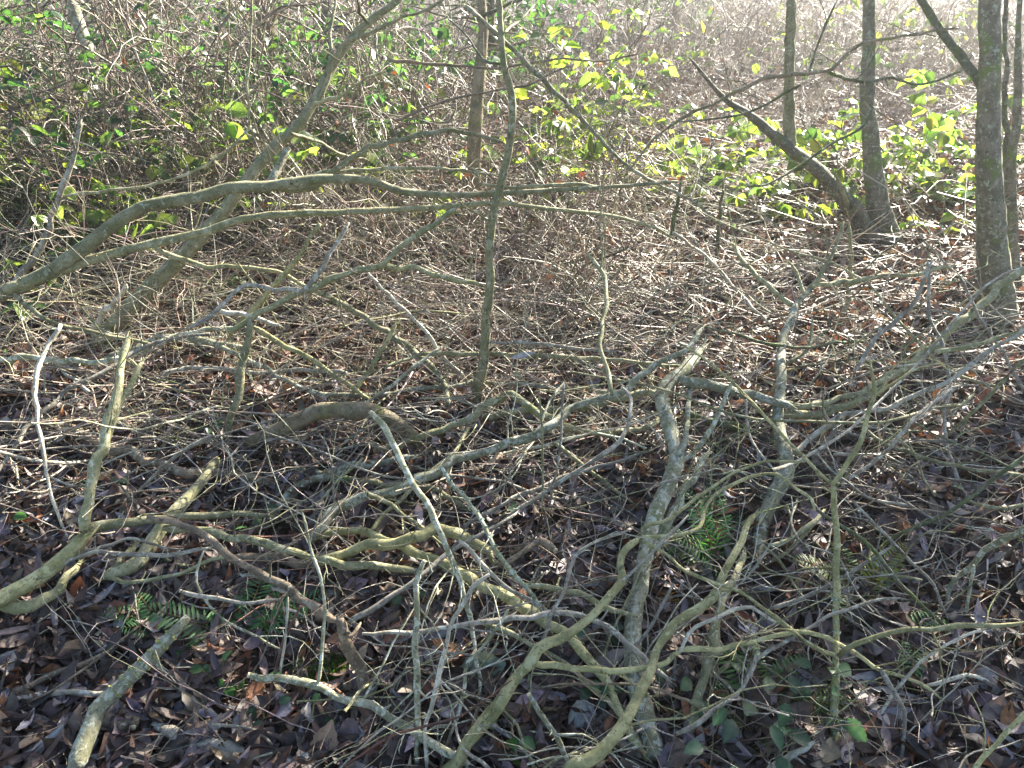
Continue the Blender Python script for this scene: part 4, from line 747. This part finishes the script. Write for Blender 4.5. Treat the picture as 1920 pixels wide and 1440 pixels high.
BRAMBLES = [
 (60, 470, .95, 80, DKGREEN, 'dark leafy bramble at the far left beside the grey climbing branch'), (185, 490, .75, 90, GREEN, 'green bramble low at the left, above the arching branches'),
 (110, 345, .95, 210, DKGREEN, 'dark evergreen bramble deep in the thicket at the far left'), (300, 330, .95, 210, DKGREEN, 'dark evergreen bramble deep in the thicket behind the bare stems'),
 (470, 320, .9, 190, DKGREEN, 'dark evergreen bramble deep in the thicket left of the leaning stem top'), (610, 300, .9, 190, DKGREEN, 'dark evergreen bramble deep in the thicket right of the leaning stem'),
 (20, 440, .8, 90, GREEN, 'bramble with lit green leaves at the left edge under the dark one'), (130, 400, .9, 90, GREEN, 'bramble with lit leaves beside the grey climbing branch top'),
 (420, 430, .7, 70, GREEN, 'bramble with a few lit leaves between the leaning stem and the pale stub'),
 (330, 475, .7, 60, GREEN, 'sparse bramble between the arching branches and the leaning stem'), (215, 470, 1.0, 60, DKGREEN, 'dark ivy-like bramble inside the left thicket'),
 (410, 560, .22, 16, LIT_GREEN, 'small bright bramble sprig right of the leaning stem foot'), (500, 455, .8, 70, GREEN, 'bramble with scattered lit leaves behind the leaning stem'),
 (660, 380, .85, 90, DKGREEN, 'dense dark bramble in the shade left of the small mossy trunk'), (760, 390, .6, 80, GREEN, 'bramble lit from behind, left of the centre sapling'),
 (1020, 390, .62, 90, LIT_GREEN, 'bright yellow-green bramble right of the sapling, at the bend'), (1090, 350, .7, 100, LIT_GREEN, 'bright bramble under the middle of the dead pole'),
 (1180, 370, .65, 90, LIT_GREEN, 'bright bramble at the lower end of the dead pole'), (1010, 290, .95, 90, LIT_GREEN, 'tall bright bramble at the top, just right of the sapling'),
 (1150, 270, .9, 90, LIT_GREEN, 'tall bright bramble above the dead pole'), (1290, 340, .6, 90, LIT_GREEN, 'bright bramble at the tip of the bent low trunk'),
 (1370, 370, .5, 70, GREEN, 'bramble below the bent low trunk, half lit'), (1280, 150, .8, 80, LIT_GREEN, 'yellow backlit bramble at the back, top centre'),
 (1500, 410, .32, 55, GREEN, 'low bramble with glossy leaves at the foot of the bent trunk'), (1540, 330, .45, 80, LIT_GREEN, 'lit bramble framed between the two straight trunks'),
 (1700, 378, .55, 100, GREEN, 'leafy bramble right of the second straight trunk'), (1770, 372, .6, 110, LIT_GREEN, 'large bright bramble touching the left of the big tree'),
 (1900, 330, .6, 80, LIT_GREEN, 'bright bramble behind the outermost trunk at the right edge'), (1650, 150, .9, 90, LIT_GREEN, 'yellow backlit bramble at the back between the trunks'),
 (1800, 130, .9, 90, LIT_GREEN, 'yellow backlit bramble at the back, left of the big tree top'), (1480, 140, .8, 80, LIT_GREEN, 'yellow backlit bramble at the back behind the first straight trunk'),
 (1700, 440, .22, 12, LIT_GREEN, 'tiny bright sprig right of the twin-trunked tree foot'), (1830, 420, .25, 14, LIT_GREEN, 'tiny bright sprig at the left foot of the big tree')]
for px, py, ht, n, pal, lab in BRAMBLES:
    x, y = gpos(px, py); bramble(x, y, ht, int(n*(1.3 if 'at the back' in lab else 2.3 if x < 0 else 1.7)) if ht > .3 else n, lab, pal, size=(.09, .14) if 'deep in' in lab else (.085, .14) if pal is LIT_GREEN and y < 7 else (.07, .125) if y < 7 else (.08, .13), rad=.12 if ht < .3 else .42, canes=3 if ht < .3 else 6)
# trunks at the back of the upper left
B('back_tree', 'tree', 'pale mossy trunk leaning at the top left behind the thicket', 'l', Yd(5.2, 5.4), [26, 24, 22], 0, [178,150, 160,77, 133,0, 126,-20], ext=1.6, tw=2)
B('back_tree', 'tree', 'dark broad trunk at the top, left of the leaning stem', 'd', Yd(7.0, 7.1), [60, 58, 56], 0, [492,150, 490,40, 488,-10], ext=1.5, tw=2)
# undergrowth far behind: pale dry stems and fine twigs
parts, tn = [], []
n = 5200; y = rng.uniform(6.5, 15, n); x = rng.uniform(-1, 1, n)*(.8*y+.5)
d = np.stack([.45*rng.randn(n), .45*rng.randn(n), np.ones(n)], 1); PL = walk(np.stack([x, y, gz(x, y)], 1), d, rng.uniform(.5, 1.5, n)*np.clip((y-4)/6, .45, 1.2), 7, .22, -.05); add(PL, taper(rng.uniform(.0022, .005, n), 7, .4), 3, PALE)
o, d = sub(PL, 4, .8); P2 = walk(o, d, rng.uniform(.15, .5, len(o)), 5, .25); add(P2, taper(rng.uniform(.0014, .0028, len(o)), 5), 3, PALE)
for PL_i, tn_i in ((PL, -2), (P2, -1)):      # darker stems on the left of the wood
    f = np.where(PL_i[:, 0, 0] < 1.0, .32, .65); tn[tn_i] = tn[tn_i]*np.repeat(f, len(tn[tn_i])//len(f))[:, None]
V, Q = join(parts)
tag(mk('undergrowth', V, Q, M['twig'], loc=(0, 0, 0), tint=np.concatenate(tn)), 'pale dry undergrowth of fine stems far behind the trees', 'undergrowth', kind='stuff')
n = 480; y = rng.uniform(7.5, 15, n); x = rng.uniform(-1, 1, n)*(.8*y+.5); keep = rng.rand(n) < np.where(x > -.5, 1, .22); x, y = x[keep], y[keep]; n = len(x)
ln = rng.uniform(.08, .14, n); c = np.stack([x, y, rng.uniform(.1, 1.2, n)*np.clip((y-5)/6, .3, 1)], 1)
V, Q = leaves(c, rng.randn(n, 3), rng.randn(n, 3)+[0, 0, 1], ln, ln*.7, rng.uniform(-.8, .8, n), rng.uniform(0, .5, n), .4*rng.randn(n), 'ovate')
tag(mk('far_leaves', V, Q, M['leaf'], loc=(0, 0, 0), tint=tints(n, 18, LIT_GREEN+GREEN+GREEN+[(.22, .17, .04), (.26, .11, .04)])), 'scattered yellow and green leaves in the undergrowth far behind', 'foliage', kind='stuff')
# evergreen behind the top centre and an unseen crown at the right added to shade the foreground
def crown_tree(x, y, z0, z1, rx, ry, n, label, name='holly_tree', pal=DKGREEN, trunk=(.09, .05), tx=0.0):
    o = root(name, (x, y, float(gz(x, y))), label, 'tree')
    P = catmull([[x+tx, y, 0], [x+tx+.05, y+.03, z0*.6], [x+tx*.85, y, z0+(z1-z0)*.3], [x+tx*.4, y, z0+(z1-z0)*.7]], 20)
    V, Q = tube(P, np.linspace(trunk[0], trunk[1], 20), 10, True, .05); mk('trunk', V, Q, M['t'], o)
    k = 26; oo = P[rng.randint(10, 20, k)]; az = rng.uniform(0, 6.28, k)
    L = walk(oo, np.stack([np.cos(az)*rx, np.sin(az)*ry, .3*rng.randn(k)+.15], 1), rng.uniform(.6, 1.0, k)*max(rx, ry), 9, .15)
    V, Q = tubes(L, taper(rng.uniform(.01, .02, k), 9, .3), 6); mk('limbs', V, Q, M['g'], o)
    c = np.stack([x+rx*rng.uniform(-1, 1, n), y+ry*rng.uniform(-1, 1, n), rng.uniform(z0, z1, n)], 1)
    rr = ((c[:, 0]-x)/rx)**2+((c[:, 1]-y)/ry)**2; c = c[rr < 1]; n = len(c)
    cl = c[rng.randint(0, n, max(n//55, 2))]; c = cl[rng.randint(0, len(cl), n)]+.17*rng.randn(n, 3)
    c[:, 2] = np.maximum(c[:, 2], z0-.1)
    ln = rng.uniform(.05, .10, n)
    V, Q = leaves(c, rng.randn(n, 3), rng.randn(n, 3)+[0, 0, .7], ln, ln*.6, rng.uniform(-.6, .6, n), rng.uniform(0, .5, n), .3*rng.randn(n), 'ovate')
    mk('crown', V, Q, M['leaf'], o, tint=tints(n, 18, pal))
    return o
x, y = gpos(1290, 75); crown_tree(x, y+1.5, .15, 1.9, 1.1, .9, 2600, 'dark evergreen at the top centre behind the lit bramble', trunk=(.06, .04))
crown_tree(2.65, 4.7, 1.75, 3.0, 1.5, .9, 3600, 'unseen evergreen added beyond the right edge so its low crown shades the near leaves', tx=.95)
for x, y, n, lab in [(-5.2, 8.2, 1500, 'dark evergreen bush at the back of the far upper left corner'), (-3.4, 7.6, 1500, 'dark evergreen bush at the back, right of the pale leaning back trunk'),
                     (-1.7, 7.9, 1500, 'dark evergreen bush at the back behind the leaning stem top'), (-.2, 8.4, 1300, 'dark evergreen bush at the back behind the dead pole top')]:
    crown_tree(x, y, .1, 1.55, 1.05, .8, n, lab, name='evergreen_bush', trunk=(.05, .03))

# ------------------------------------------------------------------ ferns
def frond(base, d, L, droop, pairs, wmax, curlz=0.0):
    P = np.array([base]); P = [np.array(base)]; dd = norm(np.array(d, float)); n = 16
    for i in range(n):
        dd = norm(dd+np.array([0, 0, -droop/n])); P.append(P[-1]+dd*L/n)
    P = np.array(P); parts = [tube(P, np.linspace(.0016, .0006, n+1), 4)]
    cs, fs, us, ls = [], [], [], []
    for k in range(pairs):
        s = .14+.84*k/(pairs-1); i = min(int(s*n), n-1); p = P[i]+(P[i+1]-P[i])*(s*n-i); t_ = norm(P[i+1]-P[i])
        side = norm(np.cross(t_, [0, 0, 1])); up = np.cross(side, t_); pl = wmax*math.sin(math.pi*min(.22+.8*s, 1))**.8*rng.uniform(.85, 1.1)+.004
        for sg in (-1, 1):
            f = norm(sg*side*.92+t_*.40-up*.15*rng.rand()+.06*rng.randn(3))
            cs.append(p+f*pl*.5); fs.append(f); us.append(up+.12*rng.randn(3)); ls.append(pl)
    cs, fs, us, ls = map(np.array, (cs, fs, us, ls)); k = len(cs)
    V, Q = leaves(cs, fs, us, ls, np.full(k, L*.50/pairs)*np.clip(ls/wmax+.25, .4, 1), np.full(k, -.5), np.full(k, .2), np.zeros(k), 'willow'); parts.append((V, Q))
    return join(parts), len(parts[0][0]), k
def fern(px, py, n, L, label, pal, az0=0, azs=6.28, el=.5, wmax=.055, pairs=19, droop=.9):
    x, y = gpos(px, py); b = np.array([x, y, float(gz(x, y))+.01]); o = root('fern', b, label, 'fern', None)
    for k in range(n):
        az = az0+azs*(k+.5*rng.rand())/n; e = el*rng.uniform(.6, 1.3)
        (V, Q), nv, nl = frond(b+.012*rng.randn(3)*[1, 1, 0], [math.cos(az)*math.cos(e), math.sin(az)*math.cos(e), math.sin(e)], L*rng.uniform(.75, 1.1), droop, pairs, wmax)
        tn_ = np.concatenate([np.tile([[.16, .12, .04]], (nv, 1)), tints(1, nl*18, pal, None, .12)]); mk('frond', V, Q, M['fern'], o, tint=tn_)
FG = [(0.06, 0.16, 0.045), (0.08, 0.18, 0.05)]; F_LIT = [(.14, .19, .03), (.11, .17, .03)]  # second palette: sunlit fronds, the light put into a yellower green
fern(450, 1200, 6, .26, 'big feathery green fern under the level cut stick and sloping brown branch', FG, .2, 3.2, .75)
fern(300, 1185, 5, .13, 'small bright green fern tuft left of the lichen log top', FG, 1.2, 3.0, .9, .035, 11)
fern(1345, 1080, 5, .26, 'fern with narrow fronds behind the curving branch, right of the thick stem', FG, 1.0, 2.6, .9, .05)
fern(1600, 1125, 5, .18, 'pale lit fern behind the upright shoot', F_LIT, .3, 5.5, .8, .042)
fern(1690, 1225, 3, .22, 'hanging fern with drooping narrow fronds right of the upright shoot', FG, -2.2, 3.8, 1.0, .035, 16, 1.9)
fern(1410, 1320, 5, .16, 'little fern between the leaning green branch and the upright shoot', FG, -.5, 4.5, .7, .035, 12)
fern(1500, 1370, 5, .17, 'low lit fern just left of the upright shoot base', F_LIT, -.5, 4, .5, .04, 12)
fern(1265, 1185, 5, .13, 'withered orange fern in the litter right of the thick stem', [(.42, .15, .025), (.36, .17, .03)], -.6, 5, .5, .035, 10)
fern(1520, 345, 7, .42, 'bright yellow-green fern between the two straight trunks', LIT_GREEN, 0, 6.2, .7, .08, 14)

# ------------------------------------------------------------------ low green plants in the litter
def sprig(px, py, n, size, label, pal, rad=.05, ht=.06, name='seedling', cat='seedling', prof='round', group=None):
    x, y = gpos(px, py); b = np.array([x, y, float(gz(x, y))+.005]); o = root(name, b, label, cat, group)
    az = rng.uniform(0, 6.28, n); e = b+np.c_[np.cos(az)*rad*rng.uniform(.2, 1, n), np.sin(az)*rad*rng.uniform(.2, 1, n), ht*rng.uniform(.5, 1.2, n)]
    PL = np.stack([np.repeat(b[None], n, 0), b*.5+e*.5+[0, 0, .01], e], 1); V, Q = tubes(PL, np.full((n, 3), .0009), 4); mk('stalks', V, Q, M['fern'], o, tint=tints(n, 12, [(.10, .12, .04)]))
    ln = rng.uniform(.7, 1.1, n)*size; f = norm(np.c_[np.cos(az), np.sin(az), -.25+.25*rng.randn(n)])
    for k in range(n):
        V, Q = leaves((e[k]+f[k]*ln[k]*.45)[None], f[k][None], norm(np.array([[.3*rng.randn(), .3*rng.randn()-.25, 1]])), ln[k:k+1], ln[k:k+1]*(.8 if prof == 'round' else .66), np.array([-.5]), np.array([.35]), .25*rng.randn(1), prof, 15)
        mk('leaf', V, Q, M['leaf'], o, tint=tints(1, 45, pal)*np.tile([[.88], [1.5], [.88]], (15, 1)))
SG = [(.04, .10, .03), (.05, .12, .035)]; SD = [(.045, .085, .045), (.055, .10, .055)]
for px, py, n, s, lab in [(415, 1300, 5, .032, 'cluster of small round green leaves left of the cut stick'), (480, 1325, 4, .034, 'round-leaved seedling under the cut stick tip'), (338, 1250, 2, .03, 'single round leaf pair right of the lichen log'),
                          (515, 1352, 3, .034, 'seedling with dark leaves beside the red stem foot'), (582, 1370, 2, .03, 'pale green leaf pair at the bottom beside a bent dry stalk'), (8, 990, 2, .045, 'bright green leaf at the left edge above the forked limb'),
                          (210, 940, 4, .034, 'dark green leaves left of the forked limb upright arm'), (485, 990, 5, .04, 'dark glossy seedling under the green-grey branch'), (400, 815, 4, .04, 'dark green leaves right of the green curved branch'),
                          (765, 1150, 2, .028, 'tiny ivy leaf behind the sawn grey pole'), (1110, 1220, 5, .035, 'ivy leaves in the gap right of the yellow-green fork'), (1110, 1310, 6, .036, 'ivy sprig in the hollow left of the thick stem foot'),
                          (940, 1425, 5, .05, 'broad green leaves at the bottom right of the brown butt'), (935, 990, 4, .03, 'small dark leaves behind the shaggy lichened stick'), (1760, 945, 1, .04, 'lone bright green leaf in the litter at right'),
                          (40, 690, 4, .04, 'green leaves at the left edge over the level green branch'), (95, 570, 6, .05, 'green sprig below the thick end of the arching branches')]:
    sprig(px, py, n, s, lab, SD if 'dark' in lab or 'ivy' in lab else SG)
for px, py, n, s, lab in [(1400, 1400, 8, .05, 'bramble sprig with grey-green leaves at the bottom, left of the lichen-tipped stick'), (1490, 1395, 7, .048, 'bramble sprig with glossy leaves behind the lichen-tipped stick'),
                          (1225, 1395, 4, .045, 'dark bramble sprig at the foot of the thick stem'), (1545, 1380, 4, .042, 'half-lit bramble leaves touching the upright shoot base'), (1370, 1445, 5, .05, 'bramble leaves cut by the bottom edge')]:
    sprig(px, py, n, s, lab, SD, .11, .11, 'bramble_sprig', 'sprig', 'ovate')
# moss cushion
x, y = gpos(612, 1262); n = 1500; a = rng.uniform(0, 6.28, n); r_ = .085*np.sqrt(rng.rand(n)); c = np.stack([x+r_*np.cos(a)*1.2, y+r_*np.sin(a), gz(x, y)+.035*(1-(r_/.09)**2)+.004], 1)
V, Q = leaves(c, np.c_[.5*rng.randn(n, 2), np.ones(n)], rng.randn(n, 3), np.full(n, .012), np.full(n, .0035), rng.randn(n), np.zeros(n), np.zeros(n), 'willow')
tag(mk('moss_cushion', V, Q, M['fern'], tint=tints(n, 18, [(.05, .10, .012), (.07, .13, .016)])), 'bright green moss cushion behind the cut stick', 'moss')
# dead leaves that stand out
for px, py, hz, ln, az, e, prof, c, lab in [
 (148, 1105, .03, .075, 1.3, .9, 'ovate', (.30, .10, .035), 'upright russet leaf below the forked limb'), (226, 1182, .03, .085, -1.2, .2, 'willow', (.30, .26, .26), 'lilac-grey willow leaf lying open, left of the lichen log'),
 (48, 1360, .03, .085, -1.5, .3, 'willow', (.30, .26, .27), 'lilac-grey willow leaf at the bottom left, tip down'), (220, 1142, .03, .06, .3, .5, 'round', (.20, .075, .04), 'curled russet leaf above the small lilac willow leaf'),
 (380, 1385, .03, .12, 1.0, .3, 'willow', (.19, .155, .15), 'long dark willow leaf slanting at the bottom, near the crumbling log'), (608, 1400, .03, .11, 1.3, .5, 'ovate', (.30, .19, .11), 'large tan leaf at the bottom, under the cut stick'),
 (657, 778, .17, .055, -1.4, .9, 'willow', (.42, .38, .42), 'curled lilac leaf draped over the curled root'), (692, 1400, .03, .085, .2, .3, 'oak', (.23, .10, .055), 'brown lobed leaf at the bottom beside the cut stick'),
 (1038, 1430, .03, .07, .6, .3, 'oak', (.27, .12, .07), 'russet lobed leaf at the bottom, right of the cut-tip stick'), (915, 1400, .05, .11, -1.3, .5, 'willow', (.33, .29, .33), 'pale lilac leaf standing right of the brown butt'),
 (1765, 1275, .04, .085, -1.4, .6, 'willow', (.36, .33, .36), 'lilac-grey leaf under the bent bleached stick'), (1680, 1345, .05, .085, .2, .4, 'ovate', (.36, .33, .35), 'pale grey leaf beside the straight tan stick'),
 (1870, 1065, .04, .08, .3, .5, 'round', (.33, .22, .14), 'curled tan leaf at the right under the bending pale branch'), (1070, 855, .05, .085, -1.2, .7, 'willow', (.32, .28, .28), 'grey leaf hanging in the centre behind the long pale branch'),
 (1400, 1180, .04, .09, -1.5, .4, 'oak', (.36, .33, .34), 'pale leaf standing at the foot of the lichened branch'), (905, 1255, .05, .11, .2, .15, 'round', (.16, .21, .15), 'broad dull green leaf lying left of the brown butt'),
 (1870, 910, .03, .11, 1.2, .4, 'oak', (.33, .29, .26), 'large bleached lobed leaf at the right edge'), (450, 800, .05, .05, .3, .6, 'ovate', (.34, .17, .09), 'tan leaf by the foot of the green curved branch'),
 (980, 667, .25, .09, .1, .2, 'willow', (.30, .27, .26), 'grey leaf caught on twigs right of the sapling')]:
    q, _ = unproj(px, py, h=hz); f = np.array([[math.cos(az)*math.cos(e), math.sin(az)*math.cos(e), math.sin(e)]])
    V, Q = leaves(q[None], f, np.array([[.1, -.75, 1.0]]), np.array([ln]), np.array([ln*{'willow': .27, 'oak': .6, 'ovate': .6, 'round': .8}[prof]]), np.array([rng.uniform(.2, 1.6)]), np.array([.4]), np.array([.6*rng.randn()]), prof, 15)
    tag(mk('fallen_leaf', V, Q, M['litter'], tint=np.tile([c], (45, 1))*np.tile([[.9], [1.4], [.9]], (15, 1))), lab, 'leaf', 'dead leaves that stand out')

# ------------------------------------------------------------------ thin air volume added to brighten the view towards the sun, like a lens veil
hm = bpy.data.materials.new('flare_air'); hm.use_nodes = True; t = hm.node_tree; t.nodes.clear()
out = t.nodes.new('ShaderNodeOutputMaterial'); pv = t.nodes.new('ShaderNodeVolumePrincipled')
pv.inputs['Color'].default_value = (.92, .95, 1, 1); pv.inputs['Density'].default_value = 0.0055; pv.inputs['Anisotropy'].default_value = 0.83
t.links.new(pv.outputs[0], out.inputs['Volume'])
x0, x1, y0, y1, z0, z1 = -82, 82, -22, 122, -1.5, 7.5
V = np.array([[x, y, z] for z in (z0, z1) for y in (y0, y1) for x in (x0, x1)])
tag(mk('flare_haze', V, [[0, 2, 3, 1], [4, 5, 7, 6], [0, 1, 5, 4], [2, 6, 7, 3], [0, 4, 6, 2], [1, 3, 7, 5]], hm, loc=(0, 0, 0), smooth=False), kind='stuff')
